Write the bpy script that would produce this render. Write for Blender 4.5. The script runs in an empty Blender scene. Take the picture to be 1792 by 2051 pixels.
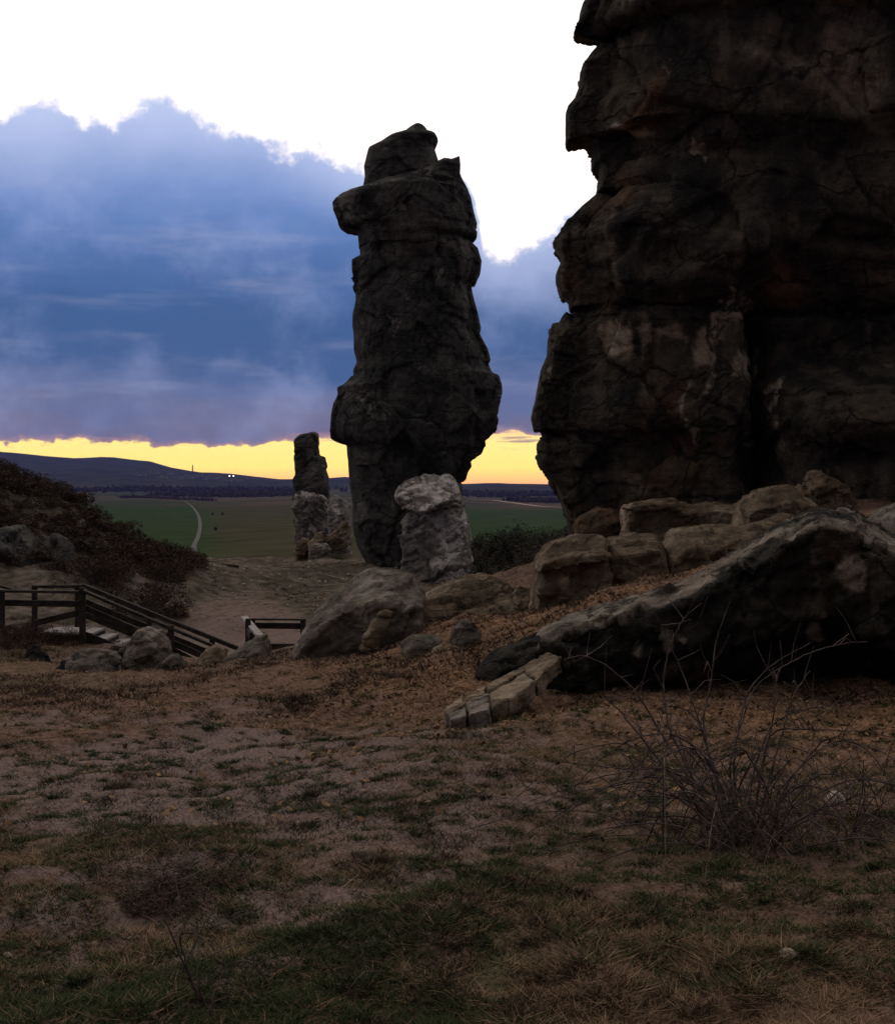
import bpy, bmesh, math, random
import numpy as np
from mathutils import Vector

random.seed(7)
RNG = np.random.default_rng(11)
F = 2818.0            # focal length in units of a 1792 x 2051 picture
CX, HY, EYE = 896.0, 975.0, 1.6
scene = bpy.context.scene
COL = scene.collection

# ------------------------------------------------------------------ camera
cam_data = bpy.data.cameras.new('camera')
cam_data.sensor_width = 36.0
cam_data.lens = 36.0 * F / 2051.0
cam_data.shift_y = -(1025.5 - HY) / 2051.0
cam_data.clip_start = 0.05
cam_data.clip_end = 40000.0
cam = bpy.data.objects.new('camera', cam_data)
COL.objects.link(cam)
cam.location = (0, 0, EYE)
cam.rotation_euler = (math.radians(90), 0, 0)
scene.camera = cam

# ------------------------------------------------------------------ exposure
vs = scene.view_settings
scene.display_settings.display_device = 'sRGB'
vs.view_transform = 'Standard'
vs.look = 'None'
vs.exposure = 0.0
vs.gamma = 1.0
vs.use_curve_mapping = False
scene.cycles.max_bounces = 6
scene.cycles.diffuse_bounces = 3
scene.cycles.volume_bounces = 0
scene.cycles.use_denoising = True

# ------------------------------------------------------------------ node helper
class NT:
    def __init__(self, tree):
        self.t = tree
    def n(self, typ, **kw):
        nd = self.t.nodes.new(typ)
        for k, v in kw.items():
            setattr(nd, k, v)
        return nd
    def put(self, sock, v):
        if v is None:
            return
        if isinstance(v, bpy.types.NodeSocket):
            self.t.links.new(v, sock)
        elif isinstance(v, (tuple, list)) and sock.type == 'RGBA' and len(v) == 3:
            sock.default_value = (*v, 1)
        else:
            sock.default_value = v
    def math(self, op, a, b=None, c=None, clamp=False):
        nd = self.n('ShaderNodeMath', operation=op, use_clamp=clamp)
        for i, v in enumerate((a, b, c)):
            self.put(nd.inputs[i], v)
        return nd.outputs[0]
    def mix(self, f, a, b, mode='MIX'):
        nd = self.n('ShaderNodeMix', data_type='RGBA', blend_type=mode, clamp_factor=True)
        self.put(nd.inputs['Factor'], f)
        cs = [s for s in nd.inputs if s.type == 'RGBA']
        self.put(cs[0], a); self.put(cs[1], b)
        return [s for s in nd.outputs if s.type == 'RGBA'][0]
    def ss(self, v, lo, hi, a=0.0, b=1.0):
        nd = self.n('ShaderNodeMapRange', interpolation_type='SMOOTHSTEP')
        for i, x in enumerate((v, lo, hi, a, b)):
            self.put(nd.inputs[i], x)
        return nd.outputs[0]
    def noise(self, vec, scale, detail=4, rough=0.55, lac=2.0, dist=0.0):
        nd = self.n('ShaderNodeTexNoise')
        self.put(nd.inputs['Vector'], vec)
        self.put(nd.inputs['Scale'], scale); self.put(nd.inputs['Detail'], detail)
        self.put(nd.inputs['Roughness'], rough); self.put(nd.inputs['Lacunarity'], lac)
        self.put(nd.inputs['Distortion'], dist)
        return nd.outputs[0]
    def map(self, vec, scale=(1, 1, 1), loc=(0, 0, 0), rot=(0, 0, 0)):
        nd = self.n('ShaderNodeMapping')
        self.put(nd.inputs['Vector'], vec)
        nd.inputs['Scale'].default_value = scale
        nd.inputs['Location'].default_value = loc
        nd.inputs['Rotation'].default_value = rot
        return nd.outputs[0]
    def ramp(self, f, stops):
        nd = self.n('ShaderNodeValToRGB')
        self.put(nd.inputs[0], f)
        el = nd.color_ramp.elements
        while len(el) < len(stops):
            el.new(0.5)
        for e, (p, c) in zip(el, stops):
            e.position = p; e.color = (*c, 1)
        return nd.outputs[0]
    def curve(self, v, pts):
        nd = self.n('ShaderNodeFloatCurve')
        self.put(nd.inputs['Value'], v)
        c = nd.mapping.curves[0]
        while len(c.points) < len(pts):
            c.points.new(0.5, 0.5)
        for p, (x, y) in zip(c.points, pts):
            p.location = (x, y); p.handle_type = 'AUTO'
        nd.mapping.update()
        return nd.outputs[0]

# ------------------------------------------------------------------ sky
SUN_AZ = -8.0          # degrees to the left of the view direction
SUN_EL = 1.0
def build_world():
    w = bpy.data.worlds.new('World')
    scene.world = w
    w.use_nodes = True
    w.node_tree.nodes.clear()
    T = NT(w.node_tree)
    tc = T.n('ShaderNodeTexCoord').outputs['Generated']
    sep = T.n('ShaderNodeSeparateXYZ')
    T.put(sep.inputs[0], tc)
    dx, dy, dz = sep.outputs
    az = T.math('MULTIPLY', T.math('ARCTAN2', dx, dy), 57.29578)
    el = T.math('MULTIPLY', T.math('ARCSINE', dz), 57.29578)
    sky = T.n('ShaderNodeTexSky', sky_type='NISHITA')
    sky.sun_disc = False
    sky.sun_elevation = math.radians(SUN_EL)
    sky.sun_rotation = math.radians(SUN_AZ)
    sky.dust_density = 2.0
    nis = T.mix(1.0, sky.outputs[0], (0.10, 0.10, 0.10), 'MULTIPLY')
    # thin bright high veil, brightest towards the set sun and fading to the east
    saz, sel = math.radians(SUN_AZ), math.radians(8)
    sv = (math.sin(saz) * math.cos(sel), math.cos(saz) * math.cos(sel), math.sin(sel))
    dot = T.n('ShaderNodeVectorMath', operation='DOT_PRODUCT')
    T.put(dot.inputs[0], tc); dot.inputs[1].default_value = sv
    cosg = dot.outputs['Value']
    vb = T.ss(cosg, -0.9, 0.98, 0.12, 1.75)
    vcol = T.n('ShaderNodeCombineColor')
    for i, k in enumerate((1.0, 0.93, 0.88)):
        T.put(vcol.inputs[i], T.math('MULTIPLY', vb, k))
    clear = T.mix(0.80, nis, vcol.outputs[0])
    # afterglow along the horizon
    elg = T.math('DIVIDE', el, 4.0, clamp=True)
    glow = T.ramp(elg, [(0.0, (1.0, 0.40, 0.22)), (0.07, (1.0, 0.52, 0.19)), (0.20, (1.0, 0.74, 0.20)),
                        (0.46, (1.0, 0.78, 0.26)), (0.60, (1.0, 0.60, 0.34)), (1.0, (1.0, 0.80, 0.7))])
    gw = T.ss(cosg, 0.45, 0.95, 0.0, 1.0)
    glow = T.mix(1.0, glow, (1.62, 1.62, 1.30), 'MULTIPLY')
    glow = T.mix(gw, (0.30, 0.25, 0.32), glow)
    gl_f = T.ss(el, 2.2, 5.0, 1.0, 0.0)
    clear = T.mix(gl_f, clear, glow)
    # cloud bank: its upper edge follows the azimuth
    edge_px = [(-2600, 120), (-900, 330), (-300, 250), (-60, 225), (0, 226), (60, 198), (120, 206), (170, 232), (235, 238), (262, 205),
               (330, 188), (420, 238), (500, 262), (560, 292), (640, 305), (720, 328), (800, 330), (880, 306),
               (930, 330), (948, 400), (962, 462), (1000, 512), (1040, 482), (1100, 452), (1170, 405), (1230, 360),
               (1400, 300), (2000, 380), (4000, 150)]
    pts = []
    for px, py in edge_px:
        a = math.degrees(math.atan((px - CX) / F)); e = math.degrees(math.atan((HY - py) / math.hypot(F, px - CX)))
        pts.append(((a + 60) / 120, e / 30))
    azn = T.math('DIVIDE', T.math('ADD', az, 60.0), 120.0, clamp=True)
    edge = T.math('MULTIPLY', T.curve(azn, pts), 30.0)
    n_big = T.math('SUBTRACT', T.noise(tc, 22, 9, 0.62), 0.5)
    n_fine = T.math('SUBTRACT', T.noise(tc, 75, 6, 0.6), 0.5)
    edge_n = T.math('ADD', edge, T.math('ADD', T.math('MULTIPLY', n_big, 1.7), T.math('MULTIPLY', n_fine, 1.7)))
    depth = T.math('SUBTRACT', edge_n, el)                       # degrees below the upper edge
    m_up = T.ss(depth, -0.22, 0.62)
    # lower edge of the bank, ragged
    st = T.map(tc, (34, 34, 60))
    n_low = T.math('SUBTRACT', T.noise(st, 1.0, 9, 0.62), 0.5)
    low = T.math('ADD', 1.70, T.math('MULTIPLY', n_low, 1.5))
    low = T.math('ADD', low, T.math('MULTIPLY', T.ss(az, -6.5, -4.0), 0.45))
    m_low = T.ss(T.math('SUBTRACT', el, low), -0.02, 0.09)
    wisp = T.math('MULTIPLY', T.ss(T.noise(tc, 30, 8, 0.62), 0.57, 0.74), T.ss(depth, -3.2, -0.3))
    m_up = T.math('MAXIMUM', m_up, T.math('MULTIPLY', wisp, 0.6))
    cmask = T.math('MULTIPLY', m_up, m_low)
    # colour of the bank
    elc = T.math('DIVIDE', el, 17.0, clamp=True)
    cw = T.math('ADD', elc, T.math('MULTIPLY', T.math('SUBTRACT', T.noise(T.map(tc, (7, 7, 22)), 1.0, 8, 0.6), 0.5), 0.26))
    ccol = T.ramp(cw, [(0.10, (0.24, 0.19, 0.27)), (0.16, (0.19, 0.19, 0.31)), (0.22, (0.145, 0.19, 0.36)), (0.29, (0.065, 0.13, 0.30)), (0.40, (0.06, 0.13, 0.31)),
                       (0.52, (0.09, 0.18, 0.42)), (0.66, (0.15, 0.26, 0.56)), (0.85, (0.28, 0.39, 0.72)), (1.0, (0.36, 0.46, 0.78))])
    streak = T.noise(T.map(tc, (9, 9, 60)), 1.0, 5, 0.55)
    ccol = T.mix(T.ss(streak, 0.50, 0.85, 0.0, 0.42), ccol, (0.42, 0.44, 0.62))
    puff = T.noise(tc, 13, 8, 0.6)
    ccol = T.mix(T.ss(puff, 0.46, 0.8, 0.0, 0.45), ccol, (0.40, 0.47, 0.78))
    sp_ = []
    for px, py in [(-2600, 120), (-600, 290), (0, 225), (330, 215), (720, 330), (880, 400), (1010, 520), (1230, 480), (2000, 400), (4000, 150)]:
        a = math.degrees(math.atan((px - CX) / F)); e = math.degrees(math.atan((HY - py) / math.hypot(F, px - CX)))
        sp_.append(((a + 60) / 120, e / 30))
    edge_s = T.math('MULTIPLY', T.curve(azn, sp_), 30.0)
    soft = T.math('ADD', T.math('SUBTRACT', edge_s, el), T.math('MULTIPLY', T.math('SUBTRACT', T.noise(tc, 9, 7, 0.6), 0.5), 3.2))
    rim = T.ss(soft, -0.6, 3.4, 0.72, 0.0)
    ccol = T.mix(rim, ccol, (0.62, 0.70, 0.98))
    eastdim = T.ss(cosg, -0.6, 0.8, 0.45, 1.0)
    ec = T.n('ShaderNodeCombineColor')
    for i in range(3):
        T.put(ec.inputs[i], eastdim)
    ccol = T.mix(1.0, ccol, ec.outputs[0], 'MULTIPLY')
    # rosy fringe just above the ragged lower edge
    fr = T.ss(T.math('SUBTRACT', el, low), 0.02, 0.32, 0.6, 0.0)
    ccol = T.mix(T.math('MULTIPLY', fr, gw), ccol, (0.75, 0.38, 0.30))
    final = T.mix(cmask, clear, ccol)
    # thin mauve bar of cloud inside the glow
    bar = T.math('MULTIPLY', T.ss(T.noise(T.map(tc, (14, 14, 160)), 1.0, 5, 0.6), 0.56, 0.68),
                 T.math('MULTIPLY', T.ss(el, 1.35, 1.6), T.ss(el, 2.3, 2.7, 1.0, 0.0)))
    final = T.mix(T.math('MULTIPLY', bar, 0.8), final, (0.50, 0.29, 0.33))
    bg = T.n('ShaderNodeBackground')
    T.put(bg.inputs['Color'], final)
    bg.inputs['Strength'].default_value = 1.0
    out = T.n('ShaderNodeOutputWorld')
    T.t.links.new(bg.outputs[0], out.inputs[0])
build_world()

# ------------------------------------------------------------------ sun (already at the horizon, almost gone)
sd = bpy.data.lights.new('sun', 'SUN')
sd.energy = 0.06
sd.angle = math.radians(4)
sd.color = (1.0, 0.55, 0.28)
sun = bpy.data.objects.new('sun', sd)
COL.objects.link(sun)
a, e = math.radians(SUN_AZ), math.radians(SUN_EL)
sun.rotation_euler = Vector((-math.sin(a) * math.cos(e), -math.cos(a) * math.cos(e), -math.sin(e))).to_track_quat('-Z', 'Y').to_euler()

# ------------------------------------------------------------------ numpy noise
def _hash(ix, iy, iz, seed):
    h = (ix.astype(np.int64) * 374761393 + iy.astype(np.int64) * 668265263 + iz.astype(np.int64) * 1440662683 + seed * 974711) & 0xffffffff
    h = ((h ^ (h >> 13)) * 1274126177) & 0xffffffff
    h = ((h ^ (h >> 16)) * 2246822519) & 0xffffffff
    return ((h ^ (h >> 15)) & 0xffffff) / float(0xffffff)
def vnoise(p, seed=0):
    i = np.floor(p); f = p - i; i = i.astype(np.int64)
    u = f * f * f * (f * (f * 6 - 15) + 10)
    r = 0
    for a in (0, 1):
        wx = u[:, 0] if a else 1 - u[:, 0]
        for b in (0, 1):
            wy = u[:, 1] if b else 1 - u[:, 1]
            for c in (0, 1):
                wz = u[:, 2] if c else 1 - u[:, 2]
                r = r + wx * wy * wz * _hash(i[:, 0] + a, i[:, 1] + b, i[:, 2] + c, seed)
    return r * 2 - 1
def fbm(p, octv=4, seed=0, gain=0.5):
    r = 0; a = 1.0
    for o in range(octv):
        r = r + a * vnoise(p * (2.03 ** o) + o * 17.3, seed + o)
        a *= gain
    return r
def facets(p, seed=0):
    """voronoi plates: each cell gets its own offset and its own tilted plane"""
    i = np.floor(p).astype(np.int64)
    best = np.full(len(p), 1e9); sec = np.full(len(p), 1e9)
    cid = np.zeros((len(p), 3), np.int64); cc = np.zeros_like(p)
    for a in (-1, 0, 1):
        for b in (-1, 0, 1):
            for c in (-1, 0, 1):
                j = i + np.array((a, b, c))
                q = np.stack([j[:, k] + 0.5 + 0.8 * (_hash(j[:, 0], j[:, 1], j[:, 2], seed + 31 + k) - 0.5) for k in range(3)], 1)
                d = ((p - q) ** 2).sum(1)
                m = d < best
                sec = np.where(m, best, np.minimum(sec, d))
                best = np.where(m, d, best)
                cid[m] = j[m]; cc[m] = q[m]
    off = _hash(cid[:, 0], cid[:, 1], cid[:, 2], seed + 7) - 0.5
    tilt = np.stack([_hash(cid[:, 0], cid[:, 1], cid[:, 2], seed + 11 + k) - 0.5 for k in range(3)], 1)
    crack = np.sqrt(sec) - np.sqrt(best)
    return off + 1.1 * ((p - cc) * tilt).sum(1), crack

# ------------------------------------------------------------------ object helpers
def P(px, py, Y):
    return ((px - CX) / F * Y, Y, EYE - (py - HY) / F * Y)
def tag(o, label=None, cat=None, group=None, kind=None):
    if label: o['label'] = label
    if cat: o['category'] = cat; o['kind'] = 'thing'
    if group: o['group'] = group
    if kind: o['kind'] = kind
    return o
def empty(name, loc):
    o = bpy.data.objects.new(name, None)
    COL.objects.link(o); o.location = loc
    o.empty_display_size = 0.2
    return o
def mesh_np(name, verts, faces, smooth=True):
    """faces: (n,3) or (n,4) int array"""
    me = bpy.data.meshes.new(name)
    verts = np.asarray(verts, np.float32); faces = np.asarray(faces, np.int32)
    k = faces.shape[1]
    me.vertices.add(len(verts)); me.vertices.foreach_set('co', verts.ravel())
    me.loops.add(faces.size); me.loops.foreach_set('vertex_index', faces.ravel())
    me.polygons.add(len(faces))
    me.polygons.foreach_set('loop_start', np.arange(0, faces.size, k, dtype=np.int32))
    try:
        me.polygons.foreach_set('loop_total', np.full(len(faces), k, np.int32))
    except Exception:
        pass
    me.polygons.foreach_set('use_smooth', np.full(len(faces), smooth, bool))
    me.update(calc_edges=True)
    return me
def link(name, me, mat, parent=None, loc=(0, 0, 0)):
    o = bpy.data.objects.new(name, me)
    COL.objects.link(o)
    if mat: 
        me.materials.clear(); me.materials.append(mat)
    if parent: o.parent = parent
    o.location = loc
    return o
def fattr(me, name, vals, domain='POINT'):
    at = me.attributes.new(name, 'FLOAT', domain)
    at.data.foreach_set('value', np.asarray(vals, np.float32))

# ------------------------------------------------------------------ materials
def new_mat(name):
    m = bpy.data.materials.new(name)
    m.use_nodes = True
    m.node_tree.nodes.clear()
    T = NT(m.node_tree)
    b = T.n('ShaderNodeBsdfPrincipled')
    b.inputs['Roughness'].default_value = 0.92
    b.inputs['Specular IOR Level'].default_value = 0.06
    o = T.n('ShaderNodeOutputMaterial')
    T.t.links.new(b.outputs[0], o.inputs[0])
    return m, T, b
def bump(T, b, h, strength=0.5, dist=0.05):
    nd = T.n('ShaderNodeBump')
    nd.inputs['Strength'].default_value = strength
    nd.inputs['Distance'].default_value = dist
    T.put(nd.inputs['Height'], h)
    T.t.links.new(nd.outputs[0], b.inputs['Normal'])
def sandstone(name, dark, mid, pale, amount=0.35, patch=0.45, streak=0.25, rust=0.15, size=1.0, seed=0.0, bump_s=0.85):
    """weathered sandstone: dark crust, browner body, pale scars, streaks running down, some iron stain"""
    m, T, b = new_mat(name)
    co = T.map(T.n('ShaderNodeTexCoord').outputs['Object'], (1, 1, 1), (seed, seed * 1.7, seed * 0.6))
    n2 = T.noise(co, 2.2 / size, 9, 0.65)
    col = T.mix(T.ss(n2, 0.35, 0.7), dark, mid)
    big = T.noise(co, patch / size, 6, 0.6, dist=0.6)
    col = T.mix(T.ss(big, 1.0 - amount - 0.10, 1.0 - amount + 0.12), col, pale)
    st = T.noise(T.map(co, (2.6 / size, 2.6 / size, 0.22 / size)), 1.0, 5, 0.6)
    col = T.mix(T.math('MULTIPLY', T.ss(st, 0.55, 0.72), streak), col, pale)
    col = T.mix(T.math('MULTIPLY', T.ss(st, 0.46, 0.32), 0.65), col, dark)
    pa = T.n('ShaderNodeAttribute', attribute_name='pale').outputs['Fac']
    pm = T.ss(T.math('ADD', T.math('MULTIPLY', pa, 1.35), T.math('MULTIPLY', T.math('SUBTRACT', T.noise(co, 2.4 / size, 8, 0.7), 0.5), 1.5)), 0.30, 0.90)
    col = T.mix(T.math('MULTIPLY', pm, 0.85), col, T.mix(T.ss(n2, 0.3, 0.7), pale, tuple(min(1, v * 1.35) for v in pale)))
    ru = T.noise(co, 0.8 / size, 5, 0.6)
    col = T.mix(T.math('MULTIPLY', T.ss(ru, 0.56, 0.72), rust), col, (0.20, 0.095, 0.045))
    sp = T.noise(co, 8.5 / size, 9, 0.72)
    col = T.mix(T.math('MULTIPLY', T.ss(sp, 0.52, 0.66), 0.75), col, dark)
    vo = T.n('ShaderNodeTexVoronoi', feature='DISTANCE_TO_EDGE')
    wv = T.n('ShaderNodeVectorMath', operation='ADD')
    nz = T.n('ShaderNodeTexNoise'); T.put(nz.inputs['Vector'], co); nz.inputs['Scale'].default_value = 1.6 / size; nz.inputs['Detail'].default_value = 6
    T.put(wv.inputs[0], T.map(co, (0.62 / size, 0.62 / size, 1.05 / size), rot=(0, math.radians(24), 0))); T.put(wv.inputs[1], nz.outputs['Color'])
    T.put(vo.inputs['Vector'], wv.outputs[0]); vo.inputs['Scale'].default_value = 1.0
    ck = T.ss(vo.outputs['Distance'], 0.004, 0.028, 1.0, 0.0)
    col = T.mix(T.math('MULTIPLY', ck, 0.7), col, dark)
    g = T.noise(co, 34 / size, 4, 0.7)
    col = T.mix(1.0, col, T.ramp(g, [(0.3, (0.62, 0.62, 0.62)), (0.7, (1.25, 1.22, 1.2))]), 'MULTIPLY')
    T.put(b.inputs['Base Color'], col)
    h1 = T.noise(co, 5 / size, 10, 0.68)
    bed = T.noise(T.map(co, (0.6 / size, 0.6 / size, 7 / size), rot=(0, math.radians(22), 0)), 1.0, 5, 0.6)
    h = T.math('ADD', T.math('MULTIPLY', h1, 1.0), T.math('MULTIPLY', bed, 0.8))
    h = T.math('ADD', h, T.math('MULTIPLY', T.noise(co, 40 / size, 4, 0.6), 0.2))
    h = T.math('SUBTRACT', h, T.math('MULTIPLY', ck, 0.35))
    bump(T, b, h, bump_s, 0.10 * size)
    return m
M = {}
M['crust'] = sandstone('dark_crusted_sandstone', (0.026, 0.026, 0.026), (0.105, 0.100, 0.092), (0.23, 0.205, 0.185), 0.34, 0.5, 0.35, 0.10, 1.6, 3.1)
M['cliff'] = sandstone('cliff_sandstone', (0.022, 0.021, 0.020), (0.105, 0.086, 0.066), (0.33, 0.265, 0.205), 0.38, 0.45, 0.40, 0.35, 1.8, 9.4)
M['scar'] = sandstone('pale_fractured_sandstone', (0.11, 0.10, 0.095), (0.27, 0.24, 0.225), (0.54, 0.49, 0.475), 0.40, 0.7, 0.25, 0.15, 0.7, 5.0, 0.9)
M['tan'] = sandstone('tan_sandstone', (0.078, 0.058, 0.040), (0.22, 0.165, 0.115), (0.36, 0.28, 0.205), 0.42, 0.6, 0.15, 0.25, 0.8, 12.0)
M['grey'] = sandstone('grey_sandstone', (0.080, 0.068, 0.056), (0.18, 0.150, 0.125), (0.30, 0.255, 0.22), 0.42, 0.7, 0.12, 0.10, 0.7, 21.0)
M['ridge'] = sandstone('lichen_blotched_sandstone', (0.011, 0.011, 0.010), (0.048, 0.042, 0.034), (0.235, 0.198, 0.160), 0.30, 0.75, 0.25, 0.25, 1.0, 33.0)
M['rust'] = sandstone('rusty_sandstone', (0.05, 0.035, 0.025), (0.16, 0.09, 0.055), (0.22, 0.14, 0.10), 0.35, 0.8, 0.1, 0.5, 0.6, 44.0)

def plain(name, c1, c2, scale=4.0, rough=0.9, stretch=(1, 1, 1), bs=0.3, bd=0.01, attr=None):
    m, T, b = new_mat(name)
    co = T.map(T.n('ShaderNodeTexCoord').outputs['Object'], stretch)
    f = T.ss(T.noise(co, scale, 6, 0.6), 0.3, 0.7)
    if attr:
        at = T.n('ShaderNodeAttribute', attribute_name=attr)
        f = at.outputs['Fac']
    T.put(b.inputs['Base Color'], T.mix(f, c1, c2))
    b.inputs['Roughness'].default_value = rough
    if bs:
        bump(T, b, T.noise(co, scale * 3, 5, 0.6), bs, bd)
    return m
M['timber'] = plain('dark_weathered_timber', (0.018, 0.015, 0.013), (0.05, 0.042, 0.036), 6.0, 0.8, (1, 1, 1), 0.4, 0.004)
M['timber_pale'] = plain('bleached_timber', (0.20, 0.18, 0.17), (0.32, 0.29, 0.27), 8.0, 0.85, (1, 1, 1), 0.4, 0.004)
M['grass_green'] = plain('short_green_grass', (0.014, 0.024, 0.010), (0.055, 0.066, 0.026), bs=0, attr='tint')
M['grass_dry'] = plain('dry_straw_grass', (0.085, 0.050, 0.029), (0.28, 0.178, 0.110), bs=0, attr='tint')
M['leaf'] = plain('fallen_leaves', (0.10, 0.050, 0.025), (0.26, 0.155, 0.085), bs=0, attr='tint')
M['heather'] = plain('brown_heather', (0.022, 0.015, 0.011), (0.075, 0.046, 0.034), bs=0, attr='tint')
M['scrub'] = plain('bare_scrub_twigs', (0.012, 0.012, 0.009), (0.042, 0.037, 0.026), bs=0, attr='tint')
M['woods'] = plain('far_bare_woods', (0.040, 0.028, 0.020), (0.095, 0.062, 0.045), bs=0, attr='tint')
M['cane'] = plain('thorny_canes', (0.034, 0.022, 0.019), (0.115, 0.085, 0.078), 14.0, 0.6, (1, 1, 1), 0.2, 0.002)
M['pebble'] = plain('pale_pebbles', (0.17, 0.13, 0.10), (0.36, 0.29, 0.23), 9.0, 0.85, (1, 1, 1), 0.3, 0.005)

# ------------------------------------------------------------------ terrain
CP = [  # ground points read from the picture: (px, py, distance)
    (100, 1500, 10.5), (100, 1420, 14), (100, 1370, 19.5), (200, 1340, 24), (50, 1330, 24.5), (-300, 1330, 24), (-300, 1450, 14),
    (400, 1500, 10.3), (400, 1420, 13.8), (400, 1345, 21), (330, 1332, 24), (500, 1330, 23), (560, 1325, 22),
    (700, 1500, 10), (700, 1400, 14), (700, 1330, 19), (620, 1308, 21.5), (760, 1290, 20.5),
    (900, 1440, 11.5), (900, 1300, 18.5), (900, 1240, 22), (1050, 1235, 21), (1200, 1210, 21),
    (1300, 1500, 9.5), (1450, 1400, 12.5), (1650, 1405, 12.8), (1792, 1400, 13), (2200, 1390, 13.5),
    (1500, 1030, 26), (1792, 1005, 24), (2200, 1000, 24), (1160, 1085, 28), (1260, 1070, 26), (1100, 1215, 23.5), (1400, 1120, 20), (1700, 1080, 19),
    (1000, 1195, 31), (980, 1192, 45), (940, 1180, 41), (1010, 1150, 62), (1000, 1112, 95), (1200, 1150, 62), (1200, 1112, 95), (1060, 1190, 40),
    (60, 1268, 28), (200, 1272, 29.5), (330, 1310, 28.5), (460, 1318, 28), (480, 1300, 30), (430, 1252, 33), (560, 1270, 31), (520, 1215, 38), (620, 1215, 33),
    (600, 1140, 47), (740, 1118, 47.5), (870, 1165, 44), (640, 1108, 58), (450, 1133, 52), (380, 1135, 54), (300, 1150, 47),
    (700, 1185, 36), (300, 1230, 34), (200, 1190, 35), (60, 1180, 35), (-200, 1190, 34),
    (40, 948, 42), (10, 950, 44), (100, 965, 42), (145, 990, 43), (175, 1050, 43), (190, 1075, 43), (280, 1080, 45), (350, 1112, 49), (-250, 920, 43), (60, 1060, 39), (120, 1080, 39.5),
    (500, 1160, 70), (640, 1150, 80), (200, 1130, 75), (400, 1170, 100), (700, 1170, 100), (0, 1100, 80), (1350, 1180, 100),
]
cw = [P(*c) for c in CP]
cw += [(x, y, z) for x, y, z in [(0, 0, 0), (-3, 0, 0), (3, 0, 0.03), (-5, 4, -0.05), (0, 4.3, 0), (5, 4, 0.05), (0, 7, -0.08), (-3, 7, -0.13), (3, 7, -0.04),
       (0, -20, 0.4), (-20, -15, 0.2), (20, -15, 0.8), (-18, 10, -0.4), (18, 8, 0.2), (-30, 30, -0.8), (30, 30, 0.5), (-30, 60, 1.0), (35, 60, -3), (-30, 100, -6), (35, 100, -7)]]
cw = np.array(cw)
def _phi(r2):
    return 0.5 * r2 * np.log(r2 + 1e-9)
def _warp(xy):
    """distances shrink with depth so near detail and far shape carry equal weight"""
    y = xy[:, 1]
    d = np.sqrt(np.maximum(y, 0) + 3.0)
    return np.stack([xy[:, 0] / d * 2.0, np.where(y > 0, 4 * np.sqrt(np.maximum(y, 0) + 3.0), 4 * math.sqrt(3) + y * 1.15)], 1)
_w = _warp(cw)
_K = _phi(((_w[:, None] - _w[None]) ** 2).sum(2)) + np.eye(len(_w)) * 0.6
_A = np.zeros((len(_w) + 3, len(_w) + 3))
_A[:len(_w), :len(_w)] = _K
_A[:len(_w), len(_w):] = np.concatenate([np.ones((len(_w), 1)), _w], 1)
_A[len(_w):, :len(_w)] = _A[:len(_w), len(_w):].T
_sol = np.linalg.solve(_A, np.concatenate([cw[:, 2], np.zeros(3)]))
def smooth(x, a, b):
    t = np.clip((x - a) / (b - a), 0, 1)
    return t * t * (3 - 2 * t)
def t_near(x, y):
    xy = np.stack([np.clip(x, -32, 34), np.clip(y, -18, 105)], 1)
    w = _warp(xy)
    out = np.empty(len(x))
    for s in range(0, len(x), 40000):
        ww = w[s:s + 40000]
        k = _phi(((ww[:, None] - _w[None]) ** 2).sum(2))
        out[s:s + 40000] = k @ _sol[:len(_w)] + _sol[-3] + ww @ _sol[-2:]
    return np.clip(out, -9, 3.2)
def t_valley(x, y):
    z = np.interp(y, [40, 80, 120, 220, 400, 900, 1800, 3200, 6000, 9000, 14000], [-3, -5.5, -8, -13, -16, -18, -17, -14, 10, 20, 20])
    z = z - 4.0 * smooth(x / np.maximum(y, 50), 0.0, 0.03) * smooth(y, 100, 400)
    z = z + 2.0 * smooth(x / np.maximum(y, 50), -0.17, -0.10) * smooth(y, 150, 500) * (1 - smooth(x / np.maximum(y, 50), -0.09, 0.0))
    # the hill country on the left and the low rise on the right
    pxs = CX + F * x / np.maximum(y, 1.0)
    ridge = np.interp(pxs, [-1500, -400, 0, 90, 160, 215, 300, 340, 400, 440, 480, 560, 620, 690, 800, 930, 1000, 1110, 1500, 2600],
                           [880, 890, 904, 914, 917, 914, 921, 934, 944, 946, 951, 962, 961, 957, 968, 975, 972, 975, 966, 960])
    rz = EYE - (ridge - HY) / F * 7000
    prof = np.interp(y, [2600, 3600, 5200, 7000, 8200, 12000], [0, 0.06, 0.38, 1.0, 0.7, 0.2])
    z = z * (1 - smooth(y, 3000, 6500)) + rz * prof + 12 * smooth(y, 3000, 5000) * (1 - prof)
    return z
def terrain(x, y, detail=True):
    x = np.asarray(x, float).ravel(); y = np.asarray(y, float).ravel()
    w = smooth(y, 98, 190)
    z = np.zeros(len(x))
    near = w < 1
    zn = np.zeros(len(x)); zn[near] = t_near(x[near], y[near])
    z = zn * (1 - w) + np.where(w > 0, t_valley(x, y), 0) * w
    if detail:
        r = np.hypot(x, y)
        p = np.stack([x, y, np.zeros_like(x)], 1)
        k = r < 130
        a = np.zeros(len(x))
        a[k] = 0.06 * fbm(p[k] * 0.8, 3, 5) * np.clip(r[k] / 6, 0.4, 2.5)
        k2 = r < 40
        a[k2] += 0.028 * fbm(p[k2] * 4.2, 3, 15)
        z = z + a
        far = r > 2500
        if far.any():
            z[far] += (8 * fbm(p[far] / 420, 4, 25)) * smooth(y[far], 3500, 6500)
    return z
def tz(x, y):
    return float(terrain([x], [y])[0])
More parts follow.
